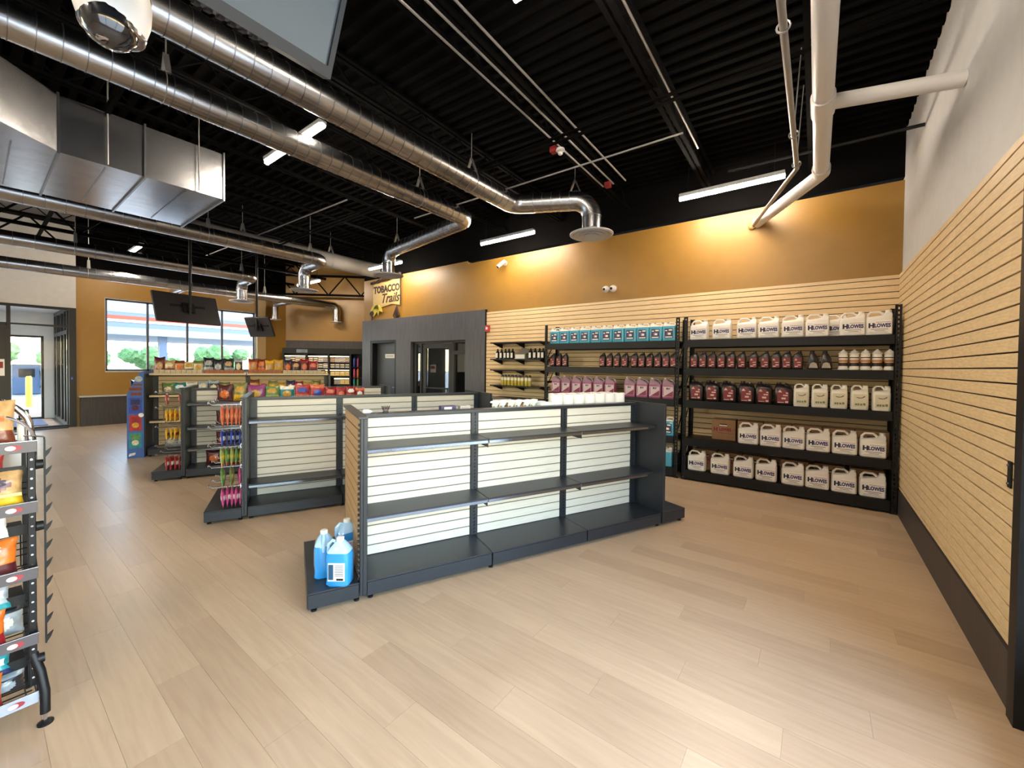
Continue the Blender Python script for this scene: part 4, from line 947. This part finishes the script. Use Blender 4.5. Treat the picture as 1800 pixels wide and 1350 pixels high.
t = thing('claw_clip', 'small dark claw-shaped clip standing on the nearest gondola top rail', 'hair clip', G(g1, .56, .42, 1.2205), GA)
m = MB()
for k in range(5): m.tube([(0, 0, .0), (-.02+.01*k, .004, .03), (-.03+.015*k, 0, .055)], [.008, .007, .003], 6)
m.obj('claw', mat('claw_brown', '3a2018', .4), t)
MB().box(-.02, .02, -.015, .015, 0, .012).obj('spring_base', M_blk, t)
t = thing('paper_wad', 'small crumpled white paper at the near end of the gondola top', 'paper', G(g1, .42, .46, 1.2205), GA)
MB().loft([(0, 0, .03, .02, 0), (.005, 0, .04, .026, .01), (0, .004, .02, .012, .028)]).obj('paper', M_paper, t)
# end shelf on the far side of the second gondola
t = thing('end_shelf', 'small black shelf with white price strip beyond the second gondola', 'shelf', G(g2, 3.13, .0, 0), GA)
MB().box(0, .3, .05, .8, 1.13, 1.145).box(.0, .3, .045, .05, 1.09, 1.15).obj('shelf_board', M_gon, t); MB().box(.01, .29, .041, .0445, 1.115, 1.145).obj('price_strip', M_paper, t)
for z_ in (.5,): MB().box(0, .3, .05, .8, z_, z_+.015).obj('shelf_board', M_gon, t)
MB().box(.0, .012, .05, .8, .14, 1.16).obj('back_plate', M_gon, t)
# ------------------------------------------------------------------ snack bags
PAL = {}
def pm(name, c): return mat('foil_'+name, c, .34, noise=.32, nscale=26, coat=.3, bump=.3)
for nme, c in dict(orange='c8641e', brown='6b3220', tan='b08a5a', gold='b98d2c', cream='cfc2a0', black='23242a', silver='9aa2a6', red='a42a2c', crimson='8a1722', yellow='d8a81e',
                   green='5a7f45', teal='1f7f86', purple='84386f', blue='2c3f96', pink='bc4a80', lime='98a45c', olive='6f7442', white='dcd8d0', dkblue='1d2650', coral='c4684c', maroon='4a1a20').items(): PAL[nme] = pm(nme, c)
BM = {}
def bagmesh(w, h, t, base, band, emb, seed=0, nx=14, nz=16, style=0):
    k = (w, h, t, base, band, emb, seed, style)
    if k in BM: return BM[k]
    rnd = random.Random(seed+hash((base, emb)) % 97 if False else seed); vs = []; fs = []; ms = []
    for side in (-1, 1):
        for j in range(nz+1):
            v = j/nz
            for i in range(nx+1):
                u = i/nx
                g = max(0, 1-((v-.5)/.44)**2) if abs(v-.5) < .44 else 0
                e = max(0, 1-(2*u-1)**2)
                d = t/2*(g**.45)*(e**.55)+.0012
                d *= 1+rnd.uniform(-.10, .10)
                pin = 1-.10*(g**.5)*0+.0
                x = (u-.5)*w*(1-.08*math.sin(math.pi*v))+rnd.uniform(-.0015, .0015)
                zz = v*h+(.035*h*math.cos((2*u-1)*math.pi)*-1*(v-.5)*2 if v > .9 else 0)
                vs.append((x, side*d, zz))
    o = (nx+1)*(nz+1)
    for s in range(2):
        for j in range(nz):
            for i in range(nx):
                a = s*o+j*(nx+1)+i; q = (a, a+1, a+nx+2, a+nx+1)
                fs.append(q if s == 0 else q[::-1])
                u, v = (i+.5)/nx-.5, (j+.5)/nz-.5; m = 0
                if style == 0:
                    if (u/.3)**2+((v+.08)/.24)**2 < 1: m = 2
                    elif v > .27: m = 1
                elif style == 1:
                    if v < -.12: m = 1
                    elif (u/.36)**2+((v-.14)/.17)**2 < 1: m = 2
                else:
                    if abs(v) < .12 and abs(u) < .42: m = 2
                    elif v < -.3: m = 1
                ms.append(m)
    for j in range(nz):
        for i in (0, nx):
            a = j*(nx+1)+i; fs.append((a, a+nx+1, o+a+nx+1, o+a)); ms.append(0)
    for i in range(nx):
        for j in (0, nz):
            a = j*(nx+1)+i; fs.append((a, a+1, o+a+1, o+a)); ms.append(0)
    me = bpy.data.meshes.new('snack_bag'); me.from_pydata(vs, [], fs)
    for m in (base, band, emb): me.materials.append(PAL[m])
    me.polygons.foreach_set('material_index', ms); me.polygons.foreach_set('use_smooth', [True]*len(fs))
    bm = bmesh.new(); bm.from_mesh(me); bmesh.ops.recalc_face_normals(bm, faces=list(bm.faces)); bm.to_mesh(me); bm.free()
    BM[k] = me; return me
def bag(loc, rz, w, h, t, cols, label, group, seed=0, style=0, lean=0, name='snack_bag', cat='snack bag'):
    o = put(name, bagmesh(w, h, t, *cols, seed=seed % 3, style=style), None, loc, rot=None); o.rotation_euler = (lean, 0, rz)
    return tag(o, label, cat, group)
CN = {'orange': 'orange', 'brown': 'brown', 'tan': 'tan', 'gold': 'gold', 'cream': 'cream', 'black': 'black', 'silver': 'silver', 'red': 'red', 'crimson': 'dark red', 'yellow': 'yellow', 'green': 'green',
      'teal': 'teal', 'purple': 'purple', 'blue': 'blue', 'pink': 'pink', 'lime': 'lime green', 'olive': 'olive', 'white': 'white', 'dkblue': 'dark blue', 'coral': 'coral', 'maroon': 'maroon'}
def bagrow(g, items, z, b, where, group, lean=-.08, hgt=.27, dz=0):
    """items: (a0, a1, base, band, emblem[, height])"""
    for i, it in enumerate(items):
        a0_, a1_, c0, c1, c2 = it[:5]; h = it[5] if len(it) > 5 else hgt; w = (a1_-a0_)*1.12
        bag(G(g, (a0_+a1_)/2, b+random.uniform(-.01, .012), z+.003), GA+random.uniform(-.16, .16), round(w, 2), h+random.uniform(-.012, .012), .085, (c0, c1, c2),
            '%s bag, %s from the left %s' % (CN[c0], orn(i), where), group, seed=i, style=i % 2, lean=lean+random.uniform(-.05, .03))
bagrow(g4, [(.30, .43, 'brown', 'maroon', 'tan'), (.43, .57, 'tan', 'brown', 'cream', .21), (.57, .70, 'tan', 'brown', 'orange', .21), (.70, .83, 'cream', 'olive', 'gold', .21), (.83, .97, 'cream', 'olive', 'gold', .22),
            (.98, 1.12, 'black', 'silver', 'silver', .27), (1.12, 1.27, 'black', 'black', 'silver', .26), (1.28, 1.42, 'black', 'silver', 'tan', .27), (1.44, 1.56, 'black', 'silver', 'cream', .27)],
       1.405, .20, 'on top of the snack gondola, near bay', 'snack bags on the top shelf near bay')
bagrow(g4, [(1.66, 1.80, 'orange', 'brown', 'tan'), (1.80, 1.93, 'brown', 'orange', 'orange'), (1.93, 2.06, 'gold', 'yellow', 'tan', .25), (2.07, 2.22, 'gold', 'gold', 'tan', .26), (2.23, 2.37, 'maroon', 'black', 'orange'),
            (2.38, 2.51, 'maroon', 'black', 'tan', .23), (2.52, 2.66, 'maroon', 'crimson', 'coral'), (2.67, 2.82, 'crimson', 'maroon', 'coral', .24)], 1.405, .20, 'on top of the snack gondola, far bay', 'snack bags on the top shelf far bay')
bagrow(g4, [(.40, .56, 'olive', 'green', 'cream', .2), (.56, .72, 'teal', 'olive', 'white', .19), (.73, .88, 'cream', 'white', 'tan', .2), (.90, 1.04, 'silver', 'black', 'cream', .24), (1.05, 1.20, 'black', 'silver', 'cream', .24), (1.21, 1.36, 'olive', 'black', 'lime', .2), (1.38, 1.52, 'gold', 'tan', 'yellow', .2)],
       1.03, .2, 'on the second snack shelf, near bay', 'snack bags on the second shelf near bay')
bagrow(g4, [(1.68, 1.82, 'gold', 'brown', 'orange', .24), (1.83, 1.97, 'tan', 'gold', 'brown', .22), (1.98, 2.12, 'gold', 'olive', 'yellow', .22), (2.13, 2.27, 'gold', 'tan', 'yellow', .2), (2.28, 2.42, 'maroon', 'dkblue', 'white', .24), (2.43, 2.57, 'crimson', 'maroon', 'white', .22), (2.58, 2.72, 'olive', 'gold', 'green', .2), (2.73, 2.88, 'olive', 'coral', 'gold', .22)],
       1.03, .2, 'on the second snack shelf, far bay', 'snack bags on the second shelf far bay')
bagrow(g4, [(.42, .60, 'tan', 'olive', 'cream', .22), (.61, .79, 'cream', 'olive', 'tan', .22), (.80, .98, 'tan', 'gold', 'cream', .2)], .59, .18, 'on the third snack shelf', 'snack bags on the third shelf', lean=-.2)
bagrow(g4, [(.48, .64, 'black', 'silver', 'cream', .17)], .59, .33, 'behind the third snack shelf front row', 'snack bags behind the third shelf front row', lean=-.2)
bagrow(g4, [(.44, .60, 'silver', 'dkblue', 'cream', .19), (.61, .78, 'cream', 'silver', 'tan', .2), (.79, .95, 'silver', 'cream', 'white', .2)], .13, .17, 'on the base of the tall snack gondola', 'snack bags on the base shelf', lean=-.25)
# price trays in front of the top shelf bags
M_tag = mat('orange_tag', '9a5a3a', .6, noise=.2, nscale=40); M_tag2 = mat('pale_tag', 'b8a890', .6, noise=.2, nscale=40)
for a0_, a1_, m, lb in ((.3, .98, M_tag2, 'pale striped shelf tray in front of the tan bags'), (1.0, 1.6, M_tag, 'orange shelf tray in front of the black bags'), (1.66, 2.2, M_tag, 'orange shelf tray in front of the gold bags'), (2.22, 2.9, M_tag2, 'pale shelf tray in front of the maroon bags')):
    t = thing('shelf_tray', lb, 'tray', G(g4, a0_, .128, 1.4055), GA, 'low trays along the top snack shelf')
    MB().box(0, a1_-a0_-.01, -.01, -.004, 0, .06).obj('front_lip', m, t)
    n = int((a1_-a0_)/.075); dm = MB().box(-.002, .002, -.012, 0, 0, .065).mesh('divider', M_gon)
    for k in range(n+1): put('divider', dm, t, (k*(a1_-a0_-.014)/n+.002, -.001, 0))
# gondola three: bags over the shelf and singles at each level
bagrow(g3, [(.70, .88, 'maroon', 'maroon', 'orange', .24), (.89, 1.05, 'olive', 'yellow', 'gold', .27), (1.06, 1.28, 'purple', 'purple', 'gold', .235), (1.29, 1.47, 'green', 'lime', 'gold', .21), (1.48, 1.67, 'teal', 'white', 'gold', .22), (1.69, 1.89, 'red', 'coral', 'blue', .23),
            (1.90, 2.10, 'red', 'coral', 'blue', .23), (2.11, 2.27, 'crimson', 'red', 'coral', .2), (2.28, 2.42, 'crimson', 'red', 'coral', .19), (2.43, 2.56, 'crimson', 'coral', 'white', .19), (2.57, 2.70, 'crimson', 'coral', 'white', .18)],
       1.03, .17, 'on the upper shelf behind the candy gondola', 'snack bags on the third gondola upper shelf', lean=-.06)
for z_, w_ in ((.69, 'second'), (.39, 'third'), (.13, 'bottom')):
    a_ = .78 if z_ > .2 else .66
    bag(G(g3, a_, .19, z_+.003), GA, .2, .2, .055, ('maroon', 'maroon', 'orange'), 'maroon snack bag with orange picture alone on the %s shelf' % w_, 'maroon bags on the third gondola', style=0, lean=-.06)
    bag(G(g3, a_+.24, .2, z_+.003), GA, .2, .19, .055, ('maroon', 'crimson', 'gold'), 'maroon snack bag right of the lone one on the %s shelf' % w_, 'maroon bags on the third gondola', seed=1, style=0, lean=-.06)
# pegged candy
def pegs(g, rows_, gi, which):
    t = thing('peg_hooks', 'chrome peg hooks on the near end of the %s gondola' % which, 'hooks', G(g, 0, 0, 0), GA)
    for zt_, h, c, n, nm in rows_:
        for b_ in (.13, .36, .6):
            h_ = MB().tube([(.30, b_, zt_), (.05, b_, zt_), (.03, b_, zt_+.025)], .0035, 6).tube([(.30, b_-.02, zt_+.02), (.05, b_-.02, zt_+.02)], .0025, 5).box(.294, .304, b_-.03, b_+.01, zt_-.02, zt_+.03).box(.022, .026, b_-.03, b_+.03, zt_+.012, zt_+.032).obj('hook', M_chrome, t, smooth=True)
        for k in range(n):
            cc = c[k % len(c)]
            a_ = .15+k*.14/max(1, n-1)
            bag(G(g, a_, .13+random.uniform(-.012, .012), zt_-h-.004), GA-math.pi/2+random.uniform(-.12, .12), .14, h, .036, cc, '%s candy bag, %s from the aisle on the %s peg, %s gondola' % (CN[cc[0]], orn(k), nm, which), 'pegged candy bags on the %s gondola' % which, seed=k, style=2, name='candy_bag', cat='candy bag', lean=.06-.03*k)
pegs(g2, [(1.17, .21, [('coral', 'orange', 'orange'), ('coral', 'coral', 'cream')], 5, 'top'), (.925, .17, [('blue', 'dkblue', 'white'), ('dkblue', 'blue', 'silver')], 5, 'second'),
          (.74, .185, [('lime', 'coral', 'yellow'), ('green', 'red', 'lime')], 5, 'third'), (.535, .185, [('green', 'olive', 'lime'), ('olive', 'green', 'lime'), ('pink', 'pink', 'purple')], 3, 'fourth'), (.33, .19, [('pink', 'pink', 'white'), ('pink', 'purple', 'white')], 5, 'lowest')], 1, 'second')
pegs(g3, [(1.17, .15, [('red', 'crimson', 'white')], 2, 'top'), (.96, .17, [('yellow', 'gold', 'orange')], 4, 'second'), (.70, .16, [('yellow', 'gold', 'brown')], 4, 'third'), (.44, .05, [('silver', 'silver', 'white')], 0, 'fourth'), (.32, .2, [('red', 'crimson', 'white'), ('crimson', 'red', 'white')], 4, 'lowest')], 2, 'third')
# ------------------------------------------------------------------ cardboard display at the snack gondola end
t = thing('cardboard_display', 'blue cardboard display printed with snack bags at the snack gondola end', 'display', G(g4, -.012, 0, 0), GA)
M_cb = mat('display_blue', '3b5a94', .6, noise=.12, nscale=6)
side = [(0, 0), (0, 1.06), (.16, 1.42), (.215, 1.44), (.215, 0)]
for y0, y1 in ((0, .008), (.8, .808)): MB().poly(side, y0, y1).obj('side_panel', M_cb, t)
MB().box(.205, .213, .008, .8, 0, 1.44).obj('back_panel', M_cb, t)
for z_ in (.02, .38, .72, 1.04): MB().box(.004, .204, .009, .799, z_, z_+.01).obj('tray', M_cb, t)
def printed(x0, x1, z0, z1, cols, dy=0):
    n_ = MB().poly([(x0, z0), (x0+.008, (z0+z1)/2), (x0, z1), (x1, z1), (x1-.008, (z0+z1)/2), (x1, z0)], -.002-dy, -.0002-dy).obj('printed_bag', PAL[cols[0]], t)
    MB().box(x0+.03, x1-.03, -.0032-dy, -.0021-dy, z0+(z1-z0)*.55, z1-.03).obj('printed_band', PAL[cols[1]], n_)
    MB().lathe([(.045, 0), (.045, .001)], 14).obj('printed_picture', PAL[cols[2]], n_, ((x0+x1)/2, -.0022-dy, z0+(z1-z0)*.36)).rotation_euler = (math.pi/2, 0, 0)
printed(.02, .195, .74, 1.0, ('blue', 'dkblue', 'maroon')); printed(.025, .19, .45, .71, ('red', 'crimson', 'gold')); printed(.02, .19, .16, .42, ('teal', 'green', 'cream'))
MB().box(.03, .19, -.002, -.0002, 1.12, 1.17).box(.05, .19, -.002, -.0002, 1.04, 1.09).box(.08, .195, -.002, -.0002, 1.2, 1.23).obj('printed_sign', PAL['brown'], t)
MB().lathe([(.05, 0), (.05, .001)], 14).obj('printed_moon', PAL['silver'], t, (.15, -.0005, 1.31)).rotation_euler = (math.pi/2, 0, 0)
MB().lathe([(.035, 0), (.035, .001)], 12).obj('printed_cloud', PAL['white'], t, (.18, -.003, .71)).rotation_euler = (math.pi/2, 0, 0)
MB().poly([(.02, .03), (.1, .05), (.11, .09), (.03, .075)], -.002, -.0002).obj('printed_logo', PAL['white'], t)
for z_, c, l in ((.735, ('purple', 'blue', 'gold'), 'purple bag sticking out of the blue cardboard display'), (.395, ('teal', 'green', 'white'), 'teal bag sticking out of the blue cardboard display'), (1.055, ('dkblue', 'black', 'silver'), 'dark blue bag at the top tray of the cardboard display')):
    bag(G(g4, .04, .2, z_), GA-math.pi/2, .24, .24, .06, c, l, 'bags in the cardboard display', style=0, lean=.1)
# ------------------------------------------------------------------ tobacco cabinet on the diagonal wall
def DU(u, off, z=0): return (DA.x+u*math.cos(DANG)+off*math.sin(DANG), DA.y+u*math.sin(DANG)-off*math.cos(DANG), z)
t = thing('tobacco_cabinet', 'black back-wall cabinet with lit shelves of small packs, below the mustard recess', 'cabinet', DU(.05, .36), DANG)
MB().box(0, 3.9, .0, .32, 1.93, 2.11).obj('header', M_blk, t)
MB().box(0, 3.9, .30, .32, .0, 1.93).obj('back', M_blk, t)
MB().box(0, 3.9, .0, .30, .0, .55).obj('base_cupboard', M_blk, t)
M_led = mat('lit_shelf_strip', 'ffedc4', .5, emit=2.2)
bays = [(.06, .72), (.80, 1.44), (1.50, 2.14), (2.62, 3.2)]
for x0, x1 in [(0, .055), (.725, .795), (1.445, 1.495), (2.145, 2.2), (2.56, 2.615), (3.21, 3.26)]: MB().box(x0, x1, .0, .30, .55, 1.93).obj('divider', M_blk, t)
MB().box(.45, .8, -.008, -.0005, 1.96, 2.07).obj('header_picture', mat('header_art', '53626c', .3, noise=.4, nscale=5), t)
pk = {}
cols = [('maroon', 'silver'), ('black', 'white'), ('gold', 'cream'), ('tan', 'brown')]
nb = 0
for bi, (x0, x1) in enumerate(bays):
    for li, z_ in enumerate((1.66, 1.46, 1.2, .92, .62)):
        sh_ = MB().box(x0, x1, .03, .298, z_-.012, z_).obj('shelf', M_blk, t)
        if li in (0, 2, 3): MB().box(x0+.01, x1-.01, .026, .0295, z_+.17, z_+.20).obj('light_strip', M_led, sh_)
        n = 4
        for k in range(n):
            c = ('yellow' if (li == 2 and bi in (1, 2, 0)) or (li == 3 and k > 1) else random.choice(['maroon', 'cream', 'tan', 'dkblue', 'white', 'silver', 'brown']))
            w = (x1-x0)/n-.012
            kk = (round(w, 3), c)
            if kk not in pk:
                m = MB().box(-w/2, w/2, 0, .08, 0, .145, 0)
                m.box(-w/2+.01, w/2-.01, -.002, 0, .09, .125, 1); m.box(-w/2+.01, w/2-.01, -.002, 0, .02, .05, 1)
                pk[kk] = m.mesh('pack_stack', [PAL[c], PAL['cream' if c in ('maroon', 'dkblue', 'brown', 'yellow') else 'brown']])
            X_ = x0+(k+.5)*(x1-x0)/n
            o = put('pack_stack', pk[kk], None, DU(.05+X_, .36-.06, z_+.0005), DANG)
            tag(o, '%s packs, %s from the left, %s shelf down, %s bay of the lit cabinet' % (CN[c], orn(k), orn(li), orn(bi)), 'pack', 'small packs in the lit cabinet')
for i, (x, z_, c) in enumerate(((2.28, 1.50, 'blue'), (2.40, 1.50, 'purple'), (2.28, 1.14, 'pink'), (2.40, 1.14, 'coral'), (2.28, .82, 'teal'), (2.40, .82, 'green'))):
    o = MB().lathe([(.035, 0), (.04, .01), (.04, .26), (.02, .29), (.02, .31)], 12).obj('tall_tin', PAL[c], None, DU(.05+x, .36-.1, z_+.0005), smooth=True)
    tag(o, 'tall %s cylinder on the narrow shelves right of the lit cabinet' % CN[c], 'tin', 'tall cylinders beside the lit cabinet')
for z_ in (1.50, 1.14, .82): MB().box(2.2, 2.56, .02, .298, z_-.012, z_).obj('shelf', M_blk, t)
# checkout counter with screen, cups and bottle
t = thing('checkout_counter', 'dark checkout counter mostly hidden behind the gondolas', 'counter', (-10.35, 5.0, 0))
MB().box(-.6, .9, 0, .6, 0, .93).obj('body', M_lamd, t); MB().box(-.64, .94, -.04, .64, .93, .965).obj('countertop', M_blk, t, bevel=.004)
t = thing('till_monitor', 'black framed till monitor standing before the lit cabinet', 'monitor', (-10.1, 5.3, .9655), math.radians(38))
MB().box(-.12, .12, -.08, .08, 0, .02).tube([(0, 0, .02), (0, .02, .2)], .02, 8).obj('stand', M_blk, t)
MB().box(-.17, .17, 0, .008, .18, .2).box(-.17, .17, 0, .008, .46, .48).box(-.17, -.155, 0, .008, .2, .46).box(.155, .17, 0, .008, .2, .46).obj('frame', M_blk, t)
MB().box(-.155, .155, .001, .006, .2, .46).obj('clear_screen', M_glass, t)
t = thing('pump_bottle', 'pale blue pump bottle on the checkout counter', 'bottle', (-10.35, 5.25, .9655))
MB().loft([(0, 0, .04, .03, 0), (0, 0, .045, .035, .02), (0, 0, .042, .032, .17), (0, 0, .014, .014, .2)]).obj('body', mat('lavender_bottle', '8f9fc8', .3), t, smooth=True)
MB().tube([(0, 0, .2), (0, 0, .24), (.04, 0, .24)], .007, 8).obj('pump', M_blk, t)
for i, x in enumerate((-9.72, -9.62, -9.52)):
    t = thing('paper_cup', '%s pale paper cup from the left on the checkout counter' % orn(i), 'cup', (x, 5.2, .9655), 0, 'paper cups on the counter')
    MB().lathe([(.03, 0), (.042, .13), (.044, .132)], 14).obj('cup', M_paper, t, smooth=True); MB().lathe([(.046, .13), (.046, .14), (.03, .145)], 14).obj('lid', M_blk, t, smooth=True)
t = thing('coffee_machine', 'black counter machine with grey drums beside the till monitor', 'machine', (-9.85, 5.42, .9655), .4)
MB().box(-.1, .1, -.1, .1, 0, .3).obj('case', M_blk, t, bevel=.01); MB().lathe([(.05, 0), (.05, .12)], 14, c=(-.03, -.14, .0)).obj('jug', M_alu, t, smooth=True); MB().box(-.06, .06, -.106, -.1, .2, .27).obj('display', mat('grey_print', '5c5650'), t)
# ------------------------------------------------------------------ wire snack rack at the left edge
XF = -2.72
t = thing('wire_snack_rack', 'black wire rack of snack bags at the left edge of the picture', 'rack', (XF, .17, 0))
for y_ in (-.012, -1.1):
    MB().box(-.36, -.33, y_-.012, y_+.012, .1, 1.36).obj('upright', M_blk, t)
    m = MB().box(-.05, -.02, y_-.012, y_+.012, .16, 1.2)
    m.obj('upright', M_blk, t, bevel=.002)
    h = MB()
    for k in range(24): h.tube([(-.019, y_, .2+k*.042), (-.0175, y_, .2+k*.042)], .0045, 8)
    h.obj('punched_hole', M_chrome, t)
    MB().tube([(-.035, y_, .3), (-.01, y_+.02, .22), (.025, y_+.03, .14), (.03, y_+.03, .05)], .017, 10).obj('leg', M_blk, t, smooth=True)
    MB().tube([(.03, y_+.03, .05), (.03, y_+.03, .012)], .007, 8).obj('foot_stem', M_chrome, t)
    MB().lathe([(.026, 0), (.026, .008), (.012, .014)], 14, c=(.03, y_+.03, 0)).obj('foot', M_blk, t)
    MB().tube([(-.345, y_, .12), (-.3, y_, 0.012)], .012, 8).obj('rear_foot', M_blk, t)
    for z_ in (1.14, .865, .27): MB().tube([(-.03, y_+.012, z_), (-.03, y_+.034, z_)], [.022, .02], 12).obj('knob', M_blk, t, smooth=True)
MB().tube(arcpath([(-.10, -.01, 1.12), (-.12, -.01, 1.43), (-.12, -1.1, 1.43), (-.10, -1.1, 1.12)], .14), .013, 12).obj('top_arch', M_chrome, t, smooth=True)
MB().tube(arcpath([(-.05, .0, 1.14), (-.07, .0, 1.36), (-.07, -1.1, 1.36), (-.05, -1.1, 1.14)], .12), .007, 8).obj('top_arch', M_chrome, t, smooth=True)
LEV = [1.215, .95, .66, .37, .11]
for i, z_ in enumerate(LEV):
    m = MB()
    for k in range(16): y_ = -.03-k*.07; m.tube([(.01, y_, z_), (-.33, y_, z_-.05), (-.33, y_, z_+.12)], .0028, 5)
    for k in range(6): m.tube([(.01-k*.066, -.01, z_-k*.0097), (.01-k*.066, -1.1, z_-k*.0097)], .0028, 5)
    for k in range(3): m.tube([(-.33, -.01, z_+.03*k), (-.33, -1.1, z_+.03*k)], .0028, 5)
    m.tube([(.01, 0, z_+.02), (-.1, 0, z_+.07), (-.33, 0, z_+.1)], .003, 5).tube([(.01, 0, z_), (-.33, 0, z_-.05)], .003, 5)
    o = m.obj('wire_basket', M_blk, t)
    l = MB().box(.008, .013, -1.09, .002, z_-.012, z_+.036, 0).obj('label_strip', mat('lip_grey', '4a4548', .35) if i < 4 else mat('lip_silver', 'b9c0cc', .25, .7), t, bevel=.001)
    MB().tube([(.011, -1.09, z_+.037), (.011, .004, z_+.037)], .0028, 6).obj('lip_wire', M_chrome, l)
    r_ = MB().lathe([(.03, 0), (.03, .001)], 16).obj('red_emblem', mat('lip_red', '8c2a32', .5), l, (.0133, -.062, z_+.012)); r_.rotation_euler = (0, math.pi/2, 0); r_.scale = (.42, .8, 1)
    r_ = MB().lathe([(.03, 0), (.03, .001)], 16).obj('white_oval', mat('lip_cream', 'e2cdb8', .6), l, (.0145, -.071, z_+.012)); r_.rotation_euler = (0, math.pi/2, 0); r_.scale = (.33, .5, 1)
for z_ in (1.09, .83, .52, .235):
    MB().box(-.30, -.07, -1.09, -.03, z_, z_+.006).box(-.075, -.068, -1.09, -.03, z_, z_+.045).obj('rear_tray', M_blk, t)
# clip strip
t = thing('clip_strip', 'black notched merchandising strip hanging on the end of the wire rack', 'clip strip', (-2.74, .196, 0))
MB().box(-.006, .006, -.003, .003, .335, 1.25).obj('strip', M_blk, t)
MB().tube(arcpath([(0, 0, 1.245), (0, 0, 1.262), (.02, -.06, 1.275)], .01, 4), .0035, 6).obj('wire_hook', M_chrome, t)
cm = MB().add([(-.005, .003, -.03), (.005, .003, -.03), (-.005, .014, -.012), (.005, .014, -.012), (-.005, .022, .012), (.005, .022, .012), (-.005, .016, .008), (.005, .016, .008), (-.005, .003, -.004), (.005, .003, -.004)],
              [(0, 2, 8), (1, 9, 3), (2, 4, 6, 8), (3, 9, 7, 5), (0, 1, 3, 2), (2, 3, 5, 4), (4, 5, 7, 6), (6, 7, 9, 8)]).mesh('clip', M_blk)
for k in range(11): put('clip', cm, t, (0, 0, 1.2-k*.083))
# bags on the wire rack (front face towards +x)
RX = math.pi/2
def rbag(x, y, z_, w, h, cols, label, style=0, seed=0, lean=-.16, tx=None):
    o = bag((x, y, z_), RX, w, h, .06, cols, label, 'snack bags on the wire rack', seed=seed, style=style, lean=lean)
    return o
o = rbag(-2.78, .02, 1.222, .2, .20, ('tan', 'brown', 'orange'), 'tan and brown snack bag on the top tier of the wire rack', style=1)
for k, y_ in enumerate((.085,)): tag(MB().tube([(-2.83, .135, 1.225), (-2.85, .135, 1.33)], .012, 8).tube([(-2.83, .1, 1.225), (-2.85, .1, 1.33)], .012, 8).obj('white_tube', M_wplastic, None, smooth=True), 'two white plastic tubes behind the top bag on the wire rack', 'tube')
o = rbag(-2.80, -.02, 1.096, .22, .11, ('red', 'black', 'crimson'), 'dark red flat packet lying under the top tier of the wire rack', style=2, lean=-.5)
o = rbag(-2.765, .03, .957, .22, .17, ('tan', 'yellow', 'brown'), 'yellow and tan snack bag lettered CES on the wire rack', style=1)
text('CES', .034, M_ink, o, (.02, -.036, .115), FRONT, bold=.001, sx=1.4); text('CES', .02, M_ink, o, (.02, -.036, .085), FRONT, sx=1.6)
m_ = MB().box(-.1, .1, -.0365, -.0355, .055, .068).obj('yellow_stripe', PAL['yellow'], o)
o = rbag(-2.77, .005, .80, .18, .14, ('white', 'crimson', 'crimson'), 'white and dark red bag high behind the third tier, wire rack', style=0, seed=1, lean=-.25)
o.location.z = .838
o = rbag(-2.76, .03, .667, .18, .16, ('orange', 'maroon', 'orange'), 'orange snack bag with red foot on the third tier, wire rack', style=1, seed=2)
text('PS', .03, PAL['white'], o, (.03, -.036, .125), FRONT)
rbag(-2.75, -.085, .667, .12, .13, ('orange', 'orange', 'coral'), 'bright orange bag cut by the picture edge, third tier', style=2)
rbag(-2.78, -.0, .527, .2, .12, ('silver', 'teal', 'white'), 'grey packet on the rear tray under the third tier', style=2, lean=-.45)
rbag(-2.76, .0, .377, .17, .15, ('orange', 'crimson', 'orange'), 'orange bag with dark red hem on the fourth tier', style=1, seed=1)
rbag(-2.86, .07, .372, .14, .13, ('silver', 'black', 'white'), 'silver and black packet at the back of the fourth tier', style=0, seed=2)
rbag(-2.78, -.0, .243, .2, .1, ('teal', 'dkblue', 'white'), 'dark teal packet on the rear tray under the fourth tier', style=2, lean=-.45)
rbag(-2.755, -.01, .117, .17, .14, ('orange', 'crimson', 'coral'), 'orange bag with dark red hem on the lowest tier', style=1, seed=2)
rbag(-2.86, .08, .11, .12, .09, ('black', 'silver', 'silver'), 'small black packet at the back of the lowest tier', style=0, seed=1)
